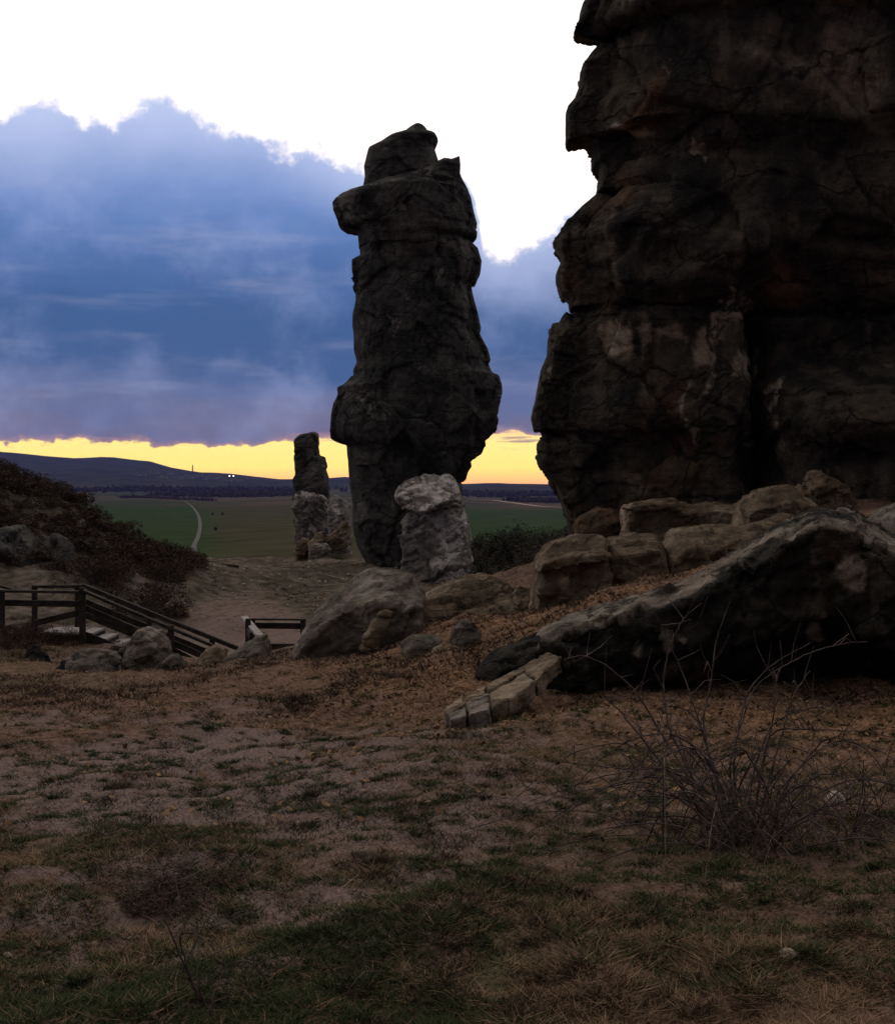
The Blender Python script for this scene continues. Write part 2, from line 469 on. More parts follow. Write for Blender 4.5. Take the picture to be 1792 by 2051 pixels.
def hit(px, py, y0=3.0, y1=160.0):
    ys = np.exp(np.linspace(math.log(y0), math.log(y1), 400))
    xs = (px - CX) / F * ys; zs = EYE - (py - HY) / F * ys
    d = zs - terrain(xs, ys)
    k = int(np.argmax(d < 0)) if (d < 0).any() else len(ys) - 1
    return (xs[k], ys[k], zs[k])

def near_poly(x, y, pts):
    d = np.full(len(x), 1e9)
    for (ax, ay), (bx, by) in zip(pts[:-1], pts[1:]):
        vx, vy = bx - ax, by - ay
        t = np.clip(((x - ax) * vx + (y - ay) * vy) / (vx * vx + vy * vy), 0, 1)
        d = np.minimum(d, np.hypot(x - ax - t * vx, y - ay - t * vy))
    return d
PATH = [P(470, 1320, 27)[:2], P(450, 1300, 30)[:2], P(440, 1250, 33)[:2], P(500, 1215, 38)[:2], P(470, 1165, 45)[:2], P(410, 1133, 53)[:2], P(390, 1130, 58)[:2]]
PATH2 = [P(520, 1300, 26)[:2], P(560, 1290, 29)[:2], P(500, 1225, 36)[:2]]

def zone_fields(x, y):
    """where the ground is bare sand, where leaf litter lies, where it is green"""
    p = np.stack([x, y, np.zeros_like(x)], 1)
    pxs = CX + F * x / np.maximum(y, 1.0)
    n = fbm(p * 0.9, 3, 41); n2 = fbm(p * 0.28, 2, 47)
    wd = np.interp(y, [27, 32, 38, 44], [1.5, 1.7, 1.1, 0.5]) * (1 + 0.35 * n)
    path = np.maximum(1 - smooth(near_poly(x, y, PATH), wd * 0.3, wd * 1.5), 1 - smooth(near_poly(x, y, PATH2), 0.5, 1.5))
    path *= smooth(y, 24, 27) * np.interp(y, [30, 36, 42, 60], [0.9, 0.62, 0.36, 0.28])
    yw = y + 1.3 * n2 + 0.7 * n
    band = smooth(yw, 3.9, 8.2) * (1 - smooth(yw, 10, 17)) * (1 - smooth(pxs, 900, 1250))
    sand = np.clip(band * (0.58 + 0.6 * n) + 0.16 + 0.3 * n2, 0, 1) * (1 - smooth(y, 16, 24))
    sand = np.clip(np.maximum(sand * smooth(yw, 3.4, 6.2), path), 0, 1)
    litter = smooth(pxs, 450, 900) * smooth(y, 8.5, 12) * (1 - smooth(y, 19, 26)) * np.clip(0.85 + 0.5 * n, 0, 1)
    green = np.clip((1 - smooth(yw + 0.8 * n, 4.4, 7.6)) * (1 - smooth(pxs + 300 * n, 250, 1150)) * 1.0 + 0.35 * n2 + 0.45 * (1 - smooth(pxs, 60, 350)) * smooth(y, 14, 20) * (1 - smooth(y, 26, 30)), 0, 1)
    green = np.maximum(green, 0.9 * (1 - smooth(pxs, 330, 420)) * smooth(y, 33, 36) * (1 - path))
    green = np.where(y > 60, 0, green)
    return sand, litter, green, path

def build_ground():
    k = 0.038; a = 1.6; ni = 252
    gx = a * np.sinh(k * np.arange(-ni, ni + 1))
    kj = 0.0175; b = 2.6
    gy = 5.5 + b * np.sinh(kj * np.arange(-186, 507))
    X, Y = np.meshgrid(gx, gy)
    nx, ny = len(gx), len(gy)
    x, y = X.ravel(), Y.ravel()
    z = terrain(x, y)
    idx = np.arange(nx * ny).reshape(ny, nx)
    f = np.stack([idx[:-1, :-1], idx[:-1, 1:], idx[1:, 1:], idx[1:, :-1]], -1).reshape(-1, 4)
    me = mesh_np('ground', np.stack([x, y, z], 1), f)
    s, l, g, pth = zone_fields(x, y)
    fattr(me, 'sand', s); fattr(me, 'litter', l); fattr(me, 'green', g)
    m, T, bs = new_mat('hill_ground')
    co = T.n('ShaderNodeTexCoord').outputs['Object']
    A = lambda n: T.n('ShaderNodeAttribute', attribute_name=n).outputs['Fac']
    sep = T.n('ShaderNodeSeparateXYZ'); T.put(sep.inputs[0], co)
    n1 = T.noise(co, 3.0, 8, 0.65); n2 = T.noise(co, 11.0, 8, 0.7); n3 = T.noise(co, 0.9, 5, 0.6); n4 = T.noise(co, 45.0, 5, 0.7)
    soil = T.mix(T.ss(n2, 0.3, 0.7), (0.078, 0.047, 0.036), (0.225, 0.138, 0.106))
    soil = T.mix(T.ss(n3, 0.48, 0.72, 0, 0.45), soil, (0.085, 0.075, 0.045))
    sandc = T.mix(T.ss(n4, 0.3, 0.75), (0.115, 0.078, 0.068), (0.255, 0.186, 0.168))
    gr = T.mix(T.ss(n2, 0.3, 0.7), (0.032, 0.038, 0.018), (0.085, 0.082, 0.042))
    lit = T.mix(T.ss(n2, 0.35, 0.65), (0.115, 0.064, 0.036), (0.29, 0.170, 0.098))
    col = T.mix(T.math('MULTIPLY', A('litter'), T.ss(n1, 0.3, 0.6)), soil, lit)
    gm = T.math('MULTIPLY', A('green'), T.ss(n1, 0.35, 0.58))
    col = T.mix(gm, col, gr)
    sm = T.ss(T.math('ADD', A('sand'), T.math('MULTIPLY', T.math('SUBTRACT', T.noise(co, 5.5, 8, 0.75), 0.5), 2.0)), 0.36, 0.86)
    col = T.mix(sm, col, sandc)
    mid = T.mix(T.ss(n1, 0.35, 0.65), (0.050, 0.042, 0.032), (0.150, 0.120, 0.098))
    mid = T.mix(T.ss(n3, 0.46, 0.62, 0, 0.7), mid, (0.055, 0.050, 0.034))
    col = T.mix(T.math('MULTIPLY', T.ss(sep.outputs[1], 24, 31), T.math('SUBTRACT', 1.0, T.math('MULTIPLY', sm, 0.85))), col, mid)
    # the valley: green meadows, brown fallow, hazy ploughland
    mn = T.noise(T.map(co, (0.004, 0.0022, 0)), 1.0, 4, 0.6)
    mead = T.mix(T.ss(T.noise(co, 0.05, 6, 0.7), 0.3, 0.7), (0.022, 0.038, 0.015), (0.040, 0.056, 0.022))
    brown = T.mix(T.ss(T.noise(co, 0.05, 6, 0.7), 0.3, 0.7), (0.036, 0.036, 0.019), (0.062, 0.055, 0.031))
    ratio = T.math('DIVIDE', sep.outputs[0], T.math('MAXIMUM', sep.outputs[1], 1.0))
    ridge_slope = T.math('MULTIPLY', T.ss(T.math('ADD', ratio, T.math('MULTIPLY', T.math('SUBTRACT', mn, 0.5), 0.05)), -0.185, -0.150), T.ss(ratio, -0.03, 0.01, 1.0, 0.0))
    val = T.mix(ridge_slope, mead, brown)
    val = T.mix(T.ss(sep.outputs[1], 1250, 1500), val, T.mix(T.ss(mn, 0.45, 0.55), (0.075, 0.056, 0.040), (0.038, 0.044, 0.024)))
    forest = T.mix(T.ss(T.noise(co, 0.01, 6, 0.7), 0.35, 0.65), (0.018, 0.020, 0.014), (0.05, 0.044, 0.034))
    val = T.mix(T.ss(sep.outputs[1], 3300, 3900), val, forest)
    col = T.mix(T.ss(sep.outputs[1], 75, 110), col, val)
    T.put(bs.inputs['Base Color'], col)
    bs.inputs['Specular IOR Level'].default_value = 0.0; bs.inputs['Roughness'].default_value = 1.0
    bump(T, bs, T.math('ADD', T.math('ADD', n2, T.math('MULTIPLY', n4, 0.4)), n1), 0.7, 0.05)
    o = link('ground', me, m)
    tag(o, kind='structure')
build_ground()

# ------------------------------------------------------------------ rock builders
TILT = math.radians(-22)
def remesh(me, voxel):
    o = bpy.data.objects.new('tmp', me)
    COL.objects.link(o)
    md = o.modifiers.new('r', 'REMESH'); md.mode = 'VOXEL'; md.voxel_size = voxel; md.use_smooth_shade = True
    dg = bpy.context.evaluated_depsgraph_get()
    me2 = bpy.data.meshes.new_from_object(o.evaluated_get(dg))
    bpy.data.objects.remove(o); bpy.data.meshes.remove(me)
    return me2
def displace(me, size=1.2, amp=0.18, size2=0.4, amp2=0.06, fine=0.02, seed=1, keep=0.5, tilt=TILT, flat=2.0, relief=None, crack=0.35, edges=None):
    """break the surface into tilted plates along the bedding; 'keep' damps it at the outline"""
    n = len(me.vertices)
    co = np.empty(n * 3, np.float32); me.vertices.foreach_get('co', co); co = co.reshape(-1, 3).astype(float)
    no = np.empty(n * 3, np.float32); me.vertices.foreach_get('normal', no); no = no.reshape(-1, 3).astype(float)
    c, s = math.cos(tilt), math.sin(tilt)
    q = np.stack([co[:, 0] * c - co[:, 2] * s, co[:, 1], (co[:, 0] * s + co[:, 2] * c) * flat], 1)
    wob = np.stack([vnoise(co * 0.9 / size, seed + 90 + k) for k in range(3)], 1) * 0.25
    f1, k1 = facets(q / size + wob, seed)
    f2, k2 = facets(q / size2 + wob * 1.5, seed + 50)
    d = amp * f1 + amp2 * f2 - crack * amp2 * 0.9 * np.clip(1 - k2 / 0.10, 0, 1) - crack * amp * 0.5 * np.clip(1 - k1 / 0.07, 0, 1) + fine * fbm(co * 5, 4, seed + 9, 0.6)
    view = co - np.array((0, 0, EYE)); view /= np.linalg.norm(view, axis=1)[:, None]
    side = 1 - np.abs((no * view).sum(1))
    if edges is None:
        d *= 1 - (1 - keep) * smooth(side, 0.55, 0.95)
    else:
        d *= keep + (1 - keep) * edges(co)
    co = co + no * d[:, None]
    if relief is not None:
        co = relief(co, no)
    me.vertices.foreach_set('co', co.astype(np.float32).ravel())
    me.update()
    return me
def base_shift(me):
    n = len(me.vertices)
    co = np.empty(n * 3, np.float32); me.vertices.foreach_get('co', co); co = co.reshape(-1, 3)
    lo, hi = co.min(0), co.max(0)
    b = np.array(((lo[0] + hi[0]) / 2, (lo[1] + hi[1]) / 2, lo[2]), np.float32)
    me.vertices.foreach_set('co', (co - b).ravel()); me.update()
    return tuple(float(v) for v in b)
def rings(name, loops):
    """closed body from equal-length rings of world points"""
    k = len(loops[0])
    bm = bmesh.new()
    vs_ = [[bm.verts.new(p) for p in L] for L in loops]
    for A, B in zip(vs_[:-1], vs_[1:]):
        for i in range(k):
            bm.faces.new((A[i], A[(i + 1) % k], B[(i + 1) % k], B[i]))
    bm.faces.new(vs_[0][::-1]); bm.faces.new(vs_[-1])
    bmesh.ops.recalc_face_normals(bm, faces=bm.faces)
    bmesh.ops.triangulate(bm, faces=[f for f in bm.faces if len(f.verts) > 4])
    me = bpy.data.meshes.new(name); bm.to_mesh(me); bm.free()
    return me
def prof(pts):
    p = sorted(pts, key=lambda v: v[1])
    return np.array([v[1] for v in p], float), np.array([v[0] for v in p], float)
def column(left, right, Y, depth, power=3.2, step=1.5, seg=56, pinch=1.0, inset=0):
    """body of horizontal slices between a left and a right outline (picture points at distance Y)"""
    ly, lx = prof(left); ry, rx = prof(right)
    top, bot = max(ly[0], ry[0]), min(ly[-1], ry[-1])
    rows = np.arange(bot, top, -step)
    rows = np.append(rows, top)
    loops = []
    for py in rows:
        l = np.interp(py, ly, lx); r = np.interp(py, ry, rx)
        l += inset; r -= inset
        if r - l < 2: r = l + 2
        xl, _, z = P(l, py, Y); xr = P(r, py, Y)[0]
        cx, hw = (xl + xr) / 2, (xr - xl) / 2
        hd = depth(py) if callable(depth) else depth
        hd = min(hd, hw * pinch + 0.25)
        L = []
        for i in range(seg):
            t = 2 * math.pi * i / seg
            cs, sn = math.cos(t), math.sin(t)
            L.append((cx + hw * math.copysign(abs(cs) ** (2 / power), cs), Y + hd * math.copysign(abs(sn) ** (2 / power), sn), z))
        loops.append(L)
    return rings('column', loops)
def boulder_mesh(outline, Y, depth, power=2.6, secs=9, smin=0.45, lean=0.0, chamfer=None):
    """front outline (picture points at distance Y) swelling through its depth, resting on its lowest edge"""
    pts = [P(px, py, Y) for px, py in outline]
    xs = [p[0] for p in pts]; zs = [p[2] for p in pts]
    ax, bz = (min(xs) + max(xs)) / 2, min(zs)
    loops = []
    if chamfer:
        for t, xs_, zs_ in ((-1, .95, chamfer), (-.97, .965, chamfer + .03), (-.35, 1, .97), (-.2, 1, 1), (.4, 1, 1), (.8, .96, .93), (1, .85, .75)):
            loops.append([(ax + (p[0] - ax) * xs_, Y + t * depth / 2 + lean * (p[2] - bz), bz + (p[2] - bz) * zs_) for p in pts])
        return rings('boulder', loops)
    for t in np.linspace(-1, 1, secs):
        s = max(smin, (1 - abs(t) ** power) ** (1 / power) if abs(t) < 1 else 0)
        loops.append([(ax + (p[0] - ax) * (0.35 + 0.65 * s), Y + t * depth / 2 + lean * (p[2] - bz), bz + (p[2] - bz) * s) for p in pts])
    return rings('boulder', loops)
def sections(secs):
    return rings('body', [[P(px, py, Y) for px, py in pts] for Y, pts in secs])
def edge_fn(left, right=None, a=3, b=34, top=None):
    ly, lx = prof(left); ry, rx = prof(right) if right else (None, None)
    def fn(co):
        px = CX + F * co[:, 0] / co[:, 1]; py = HY - (co[:, 2] - EYE) / co[:, 1] * F
        d = px - np.interp(py, ly, lx)
        if right: d = np.minimum(d, np.interp(py, ry, rx) - px)
        return smooth(d, a, b)
    return fn
def paint(me, patches):
    n = len(me.vertices); co = np.empty(n * 3, np.float32); me.vertices.foreach_get('co', co); co = co.reshape(-1, 3)
    px = CX + F * co[:, 0] / co[:, 1]; py = HY - (co[:, 2] - EYE) / co[:, 1] * F
    w_ = co.astype(float)
    px = px + 26 * fbm(w_ * 1.3, 4, 71, 0.65); py = py + 26 * fbm(w_ * 1.3 + 9.1, 4, 73, 0.65)
    v = np.zeros(n)
    for p in patches:
        if callable(p): v = np.maximum(v, p(px, py))
        else: v = np.maximum(v, p[4] * np.exp(-((px - p[0]) / p[2]) ** 2 - ((py - p[1]) / p[3]) ** 2))
    fattr(me, 'pale', v)
def finish(name, me, mat, voxel, parent=None, label=None, cat=None, group=None, patches=None, **kw):
    me = displace(remesh(me, voxel), **kw)
    if patches: paint(me, patches)
    me.name = name
    if parent is None:
        b = base_shift(me)
        o = link(name, me, mat, None, b)
        tag(o, label, cat, group)
    else:
        n = len(me.vertices); co = np.empty(n * 3, np.float32); me.vertices.foreach_get('co', co)
        co = co.reshape(-1, 3) - np.array(parent.location, np.float32)
        me.vertices.foreach_set('co', co.ravel()); me.update()
        o = link(name, me, mat, parent)
    return o
def boulder(outline, Y, depth, mat, label, voxel=0.045, group=None, name='boulder', cat='boulder', power=2.6, smin=0.45, lean=0.0, seed=None, size=0.7, amp=0.10, size2=0.22, amp2=0.045, fine=0.022, keep=0.6, crack=0.2, chamfer=None, **kw):
    boulder.n += 1
    return finish(name, boulder_mesh(outline, Y, depth, power, 9, smin, lean, chamfer), M[mat], voxel, None, label, cat, group,
                  size=size, amp=amp, size2=size2, amp2=amp2, fine=fine, keep=keep, crack=crack, seed=seed or (100 + boulder.n * 3), **kw)
boulder.n = 0

# ------------------------------------------------------------------ the tall pillar
YP = 49.0
pil = empty('rock_pillar', P(820, 1125, YP))
tag(pil, 'tall dark sandstone pillar with a tilted cap and a beak-like nose', 'rock pillar')
CL = [(728, 392), (728, 372), (731, 356), (729, 335), (737, 301), (757, 291.6), (775, 280), (807, 268.6), (821, 257), (832, 250.6)]
CR = [(880, 392), (878, 324), (874, 310), (869, 298), (873, 294), (878, 281), (873, 271), (862, 269), (849, 253.6), (842, 250.6)]
cap = column(CL, CR, YP, 1.15, 2.5)
finish('cap_block', cap, M['crust'], 0.035, pil, size=1.2, amp=0.12, size2=0.45, amp2=0.04, fine=0.025, seed=3, keep=0.12, edges=edge_fn(CL, CR))
HL = [(716, 500), (714, 471), (708, 463), (690, 460), (678, 452), (677, 441), (669, 425), (667, 409), (674, 399), (690, 392), (706, 389), (728, 380), (800, 354), (860, 332), (900, 323), (914, 317)]
HR = [(930, 500), (931, 482), (951, 477), (955.5, 471), (948, 461), (955, 453), (948, 427), (943, 400), (936, 384), (925, 363), (919, 345.7), (922.5, 335), (920, 317)]
head = column(HL, HR, YP, 1.95, 2.5, pinch=0.9, inset=3)
finish('head_block', head, M['crust'], 0.04, pil, size=1.3, amp=0.17, size2=0.45, amp2=0.05, fine=0.025, seed=13, keep=0.12, edges=edge_fn(HL, HR), flat=1.1,
       patches=[(674, 425, 10, 18, .8), (760, 365, 60, 9, .5), (860, 340, 45, 8, .5)])
SL = [(739, 1140), (714, 1096), (703.5, 1058), (703.5, 1007), (697, 968.5), (694.5, 930), (693, 905), (692, 891), (675, 885.5), (665, 879), (662.6, 864), (665, 833), (670, 807.5), (680.5, 792), (679, 777),
                (693, 769), (706, 754), (705, 743.5), (712, 728), (706, 700), (706, 674), (703, 655), (704, 628), (710, 605), (710, 586), (707, 579), (712, 570), (705, 561), (709.5, 554), (706, 545), (706, 523), (718, 517), (718, 496), (716, 470)]
SR = [(940, 1140), (936, 1060), (928.5, 1007), (928.5, 971), (925, 963.5), (931, 958), (935, 943), (944, 927.6), (936, 922.5), (947.7, 910), (967, 897), (971, 884), (972, 870), (992, 851), (997.5, 841), (991, 823), (1000, 809), (999, 790),
                (1005, 784.5), (1004, 771.7), (996, 751), (983.5, 747), (977, 728), (982, 723), (976, 700), (969, 688), (958, 666), (963, 660), (955, 625), (945.5, 591), (942, 570), (952, 564), (961.6, 545), (964, 526), (956, 500), (941, 485), (932, 481), (932, 470)]
shaft = column(SL, SR, YP, lambda py: float(np.interp(py, [470, 600, 760, 860, 960, 1140], [1.75, 1.95, 2.3, 2.35, 1.8, 1.9])), 2.5, inset=3)
finish('shaft', shaft, M['crust'], 0.048, pil, size=1.5, amp=0.20, size2=0.5, amp2=0.055, fine=0.025, seed=23, keep=0.12, edges=edge_fn(SL, SR), flat=0.9,
       patches=[(873, 546, 11, 10, .95), (950, 610, 7, 35, .6), (765, 640, 6, 28, .6), (735, 815, 26, 12, .7), (712, 765, 14, 8, .5), (707, 930, 5, 26, .7), (992, 775, 5, 14, .7), (865, 750, 10, 7, .6), (820, 590, 30, 12, .45), (950, 820, 10, 30, .4), (724, 1000, 14, 40, .3)])

def spur(outline, Y, depth, mat, parent, seed, voxel=0.03, amp=0.10, patches=None, name='ledge_block'):
    finish(name, boulder_mesh(outline, Y, depth, 5.0, 9, 0.84), M[mat], voxel, parent, size=0.7, amp=amp, size2=0.25, amp2=0.04, fine=0.012, seed=seed, keep=0.08, crack=0.5, flat=1.6, patches=patches)
for k, o_ in enumerate([
    [(708, 463), (690, 460), (678, 452), (677, 441), (669, 425), (667, 409), (674, 399), (690, 392), (706, 389), (760, 372), (770, 470)],
    [(890, 321), (905, 324), (920, 317), (922, 335), (919, 346), (925, 363), (936, 384), (943, 400), (948, 427), (955, 453), (948, 460), (956, 471), (951, 477), (931, 481), (870, 484), (870, 330)],
    [(931, 482), (941, 485), (956, 500), (964, 526), (962, 545), (952, 564), (942, 569), (880, 571), (880, 483)],
    [(977, 728), (984, 747), (996, 751), (1004, 772), (1005, 784), (999, 790), (1000, 809), (991, 823), (998, 841), (992, 851), (972, 870), (971, 884), (967, 897), (948, 910), (936, 922), (944, 928), (935, 943), (931, 958), (925, 964), (890, 968), (890, 728)],
    [(706, 754), (693, 769), (679, 777), (680, 792), (670, 808), (665, 833), (663, 864), (665, 879), (675, 886), (692, 891), (750, 895), (750, 752)],
    [(718, 516), (706, 523), (706, 545), (710, 554), (705, 561), (712, 570), (707, 579), (710, 586), (760, 590), (760, 516)],
    [(942, 570), (946, 591), (955, 625), (963, 660), (958, 666), (971, 692), (976, 700), (982, 723), (977, 728), (900, 730), (900, 570)]]):
    spur(o_, YP - 0.15, (1.5, 2.0, 1.8, 2.2, 2.0, 1.6, 1.8)[k], 'crust', pil, 700 + k * 5, 0.035)

# ------------------------------------------------------------------ pale broken block leaning on the pillar
lb = empty('leaning_block', P(870, 1190, 45.5))
tag(lb, 'pale fractured sandstone block leaning against the foot of the tall pillar', 'rock block')
finish('top_block', boulder_mesh([(797, 1000), (793, 988), (800, 976), (822, 962), (844, 955), (850, 948), (866, 949), (878, 955), (900, 951), (908, 957), (918, 980), (926, 1000), (922, 1008), (896, 1012), (868, 1018), (842, 1024), (815, 1020)], 44.9, 2.2, 3.0, 9, 0.62, 0.5, 0.60), M['scar'], 0.05, lb, size=0.8, amp=0.22, size2=0.3, amp2=0.08, fine=0.03, seed=61, keep=0.5, patches=[(850, 985, 60, 30, .9)])
finish('bottom_block', boulder_mesh([(800, 1195), (806, 1100), (802, 1050), (812, 1030), (842, 1024), (870, 1012), (900, 1004), (929, 1010), (938, 1050), (943, 1110), (944, 1165), (940, 1195)], 45.0, 2.4, 3.6, 9, 0.7, 0.38, 0.80), M['scar'], 0.05, lb, size=1.0, amp=0.24, size2=0.35, amp2=0.08, fine=0.03, seed=67, keep=0.5, patches=[(885, 1050, 50, 45, .9), (905, 1110, 28, 40, .9), (915, 1160, 14, 16, .8)])

# ------------------------------------------------------------------ the small pillar and the rubble between the two
YS = 60.0
sp = empty('rock_pillar', P(622, 1125, YS))
tag(sp, 'short slender sandstone pillar with a pale splintered base', 'rock pillar')
# picture points from an enlargement: x = 554.6 + 0.1462*zx, y = 839.4 + 0.1462*zy
zz = lambda pts: [(554.6 + 0.1462 * a, 839.4 + 0.1462 * b) for a, b in pts]
finish('shaft', column(zz([(225, 1100), (240, 960), (222, 830), (250, 780), (245, 640), (235, 520), (255, 400), (232, 320), (245, 275), (285, 235), (330, 205), (440, 190), (490, 176)]),
                       zz([(712, 1100), (718, 900), (700, 790), (665, 690), (695, 660), (680, 590), (655, 520), (590, 500), (575, 460), (560, 390), (575, 330), (565, 200), (545, 182), (500, 176)]), YS, 0.75, 3.0), M['crust'], 0.04, sp,
       size=0.8, amp=0.12, size2=0.3, amp2=0.04, fine=0.015, seed=71, keep=0.4)
finish('splintered_base', column(zz([(240, 2100), (240, 1600), (250, 1350), (215, 1230), (215, 1170), (245, 1120), (250, 1040), (262, 990)]),
                                 zz([(760, 2100), (730, 1600), (720, 1350), (705, 1180), (715, 1120), (690, 1060), (560, 1020), (420, 985)]), YS - 0.1, 1.0, 3.0), M['scar'], 0.04, sp,
       size=0.6, amp=0.14, size2=0.22, amp2=0.06, fine=0.03, seed=77, keep=0.5, tilt=math.radians(48), flat=2.6)
boulder(zz([(720, 2050), (700, 1200), (740, 1100), (790, 1045), (880, 1080), (950, 1120), (1010, 1180), (1010, 2050)]), 57.0, 1.6, 'scar', 'broken pale boulder wedged between the short and the tall pillar', 0.05, smin=0.6)
boulder(zz([(640, 1530), (560, 1630), (530, 1690), (600, 1680), (760, 1560), (900, 1420), (960, 1390), (1010, 1480), (1000, 1700), (700, 1760), (440, 1900), (440, 1700), (560, 1560)]), 54.5, 1.0, 'tan', 'long tilted slab lying below the boulder between the pillars', 0.04, name='stone_slab', cat='slab', smin=0.6)
boulder(zz([(255, 2060), (270, 1690), (340, 1640), (430, 1640), (450, 1760), (440, 2060)]), 55.0, 0.9, 'tan', 'upright brown stone at the foot of the short pillar', 0.04)
boulder(zz([(440, 2060), (450, 1720), (560, 1700), (680, 1690), (740, 1760), (760, 2060)]), 54.0, 0.9, 'grey', 'low grey stone in front of the tilted slab between the pillars', 0.04)

# ------------------------------------------------------------------ the great cliff on the right
CLEFT = [(1190, -260), (1205, -120), (1178, -20), (1178, 0), (1163, 17), (1161, 38), (1149, 65.5), (1150, 70), (1178, 73), (1214, 74), (1199, 93), (1180, 114), (1163, 139.5), (1161, 169), (1148.5, 203), (1133.7, 220), (1133.7, 288), (1172, 291),
         (1186.5, 296), (1190, 328), (1201, 332), (1203.4, 344.6), (1197, 376), (1193, 391), (1163, 416.5), (1136, 444), (1110, 482), (1121, 503), (1125, 520), (1114.6, 545), (1114.6, 562), (1125, 588), (1138, 598), (1140, 606), (1142, 621), (1154, 625),
         (1133, 628), (1123, 638), (1121, 649), (1104, 653), (1098, 680.5), (1096, 710), (1083, 740), (1072, 803), (1064, 837), (1069, 864), (1083, 866), (1087, 875), (1074.5, 896), (1089, 930), (1114.6, 972), (1127, 1002), (1138, 1040), (1144, 1080), (1150, 1130)]
YC = 28.0
PLAN = [(0.0, 0.0), (0.22, -0.35), (0.6, -0.8), (1.4, -1.3), (3.0, -1.6), (6.0, -1.8), (9.0, -2.0), (11.0, -1.8), (12.0, -0.6), (12.0, 2.5), (8.0, 3.2), (3.0, 2.8), (1.0, 1.5), (0.25, 0.45)]
def cliff_front(px, py):
    """metres the face stands back (+) or comes forward (-) there"""
    d = np.interp(py, [-300, -100, 60, 80, 200, 290, 330, 420, 500, 600, 618, 632, 650, 700, 860, 900, 1000, 1130],
                      [-0.9, -0.9, -1.0, -0.5, -0.6, -0.75, -0.35, -0.45, -0.75, -0.35, -0.05, 0.35, -0.05, 0.05, -0.05, 0.25, 0.35, 0.2])
    # the tall cleft and the buttress on its right
    cleft = np.exp(-((px - 1525 - (py - 800) * 0.03) / 26) ** 2) * smooth(py, 540, 600) * (1 - smooth(py, 960, 1010))
    d = d + 1.2 * cleft
    butt = smooth(px, 1530, 1640) * smooth(py, 740 + (px - 1530) * -0.1, 860)
    d = d - 0.9 * butt
    rec = smooth(px, 1490, 1560) * (1 - smooth(py, 700, 800)) * smooth(py, 380, 560)
    d = d + 0.9 * rec
    # slanting overhang that climbs to the right above the pale lower face
    lip = 628 - smooth(px, 1330, 1500) * 62
    d = d - 0.35 * np.exp(-((py - lip + 45) / 40) ** 2) * (1 - smooth(px, 1500, 1560))
    # big shallow hollows
    for hx, hy, rx, ry, k in [(1310, 560, 70, 40, .35), (1450, 480, 60, 70, .3), (1300, 150, 60, 50, .3), (1420, 330, 90, 60, .3), (1650, 300, 90, 120, .5), (1340, 900, 60, 40, .3), (1700, 600, 70, 60, .4), (1240, 740, 40, 50, .15), (1690, 920, 90, 30, .45)]:
        d = d + k * np.exp(-((px - hx) / rx) ** 2 - ((py - hy) / ry) ** 2)
    return d
def cliff_body(py0, py1, dz=2.0):
    ly, lx = prof(CLEFT)
    pl = np.array(PLAN + [PLAN[0]])
    seg = np.hypot(*(pl[1:] - pl[:-1]).T); cum = np.concatenate([[0], np.cumsum(seg)])
    s = np.concatenate([np.linspace(0, cum[8], 90), np.linspace(cum[8], cum[-1], 30)[1:-1]])
    u = np.interp(s, cum, pl[:, 0]); v = np.interp(s, cum, pl[:, 1])
    loops = []
    for py in np.append(np.arange(py1, py0, -dz), py0):
        x0, _, z = P(np.interp(py, ly, lx) + 9, py, YC)
        x = x0 + u
        px = CX + F * x / (YC + v)
        w = smooth(u, 0.1, 1.4) * (v < -0.3)
        y = YC + v + cliff_front(px, np.full_like(px, py)) * w
        loops.append([(a_, b_, z) for a_, b_ in zip(x, y)])
    return rings('cliff', loops)
cl = empty('cliff', P(1400, 1130, YC))
tag(cl, 'huge dark overhanging sandstone cliff standing beside the tall pillar', 'cliff')
finish('upper_block', cliff_body(-180, 640), M['cliff'], 0.05, cl, size=1.9, amp=0.30, size2=0.55, amp2=0.07, fine=0.03, seed=83, keep=0.1, edges=edge_fn(CLEFT, None, 0, 30), flat=1.2,
       patches=[(1275, 250, 30, 14, .7), (1395, 315, 14, 10, .7), (1330, 130, 8, 60, .4), (1480, 610, 12, 30, .8), (1520, 60, 20, 30, .4), (1140, 480, 20, 40, .4)])
finish('lower_block', cliff_body(628, 1150), M['cliff'], 0.047, cl, size=1.6, amp=0.20, size2=0.45, amp2=0.055, fine=0.025, seed=89, keep=0.1, edges=edge_fn(CLEFT, None, 0, 30), flat=1.2,
       patches=[(1245, 690, 30, 40, .85), (1310, 672, 45, 16, .6), (1395, 690, 40, 30, .75), (1440, 650, 40, 22, .7), (1480, 620, 14, 40, .8), (1420, 745, 22, 40, .7), (1375, 800, 9, 50, .7), (1385, 860, 9, 40, .6), (1100, 760, 10, 60, .6), (1545, 810, 10, 60, .7), (1560, 900, 18, 60, .5), (1500, 720, 25, 25, .6), (1265, 960, 40, 30, .4), (1180, 980, 20, 50, .35)])  # pale scars; the buttress edge strip has its caught light put into the colour

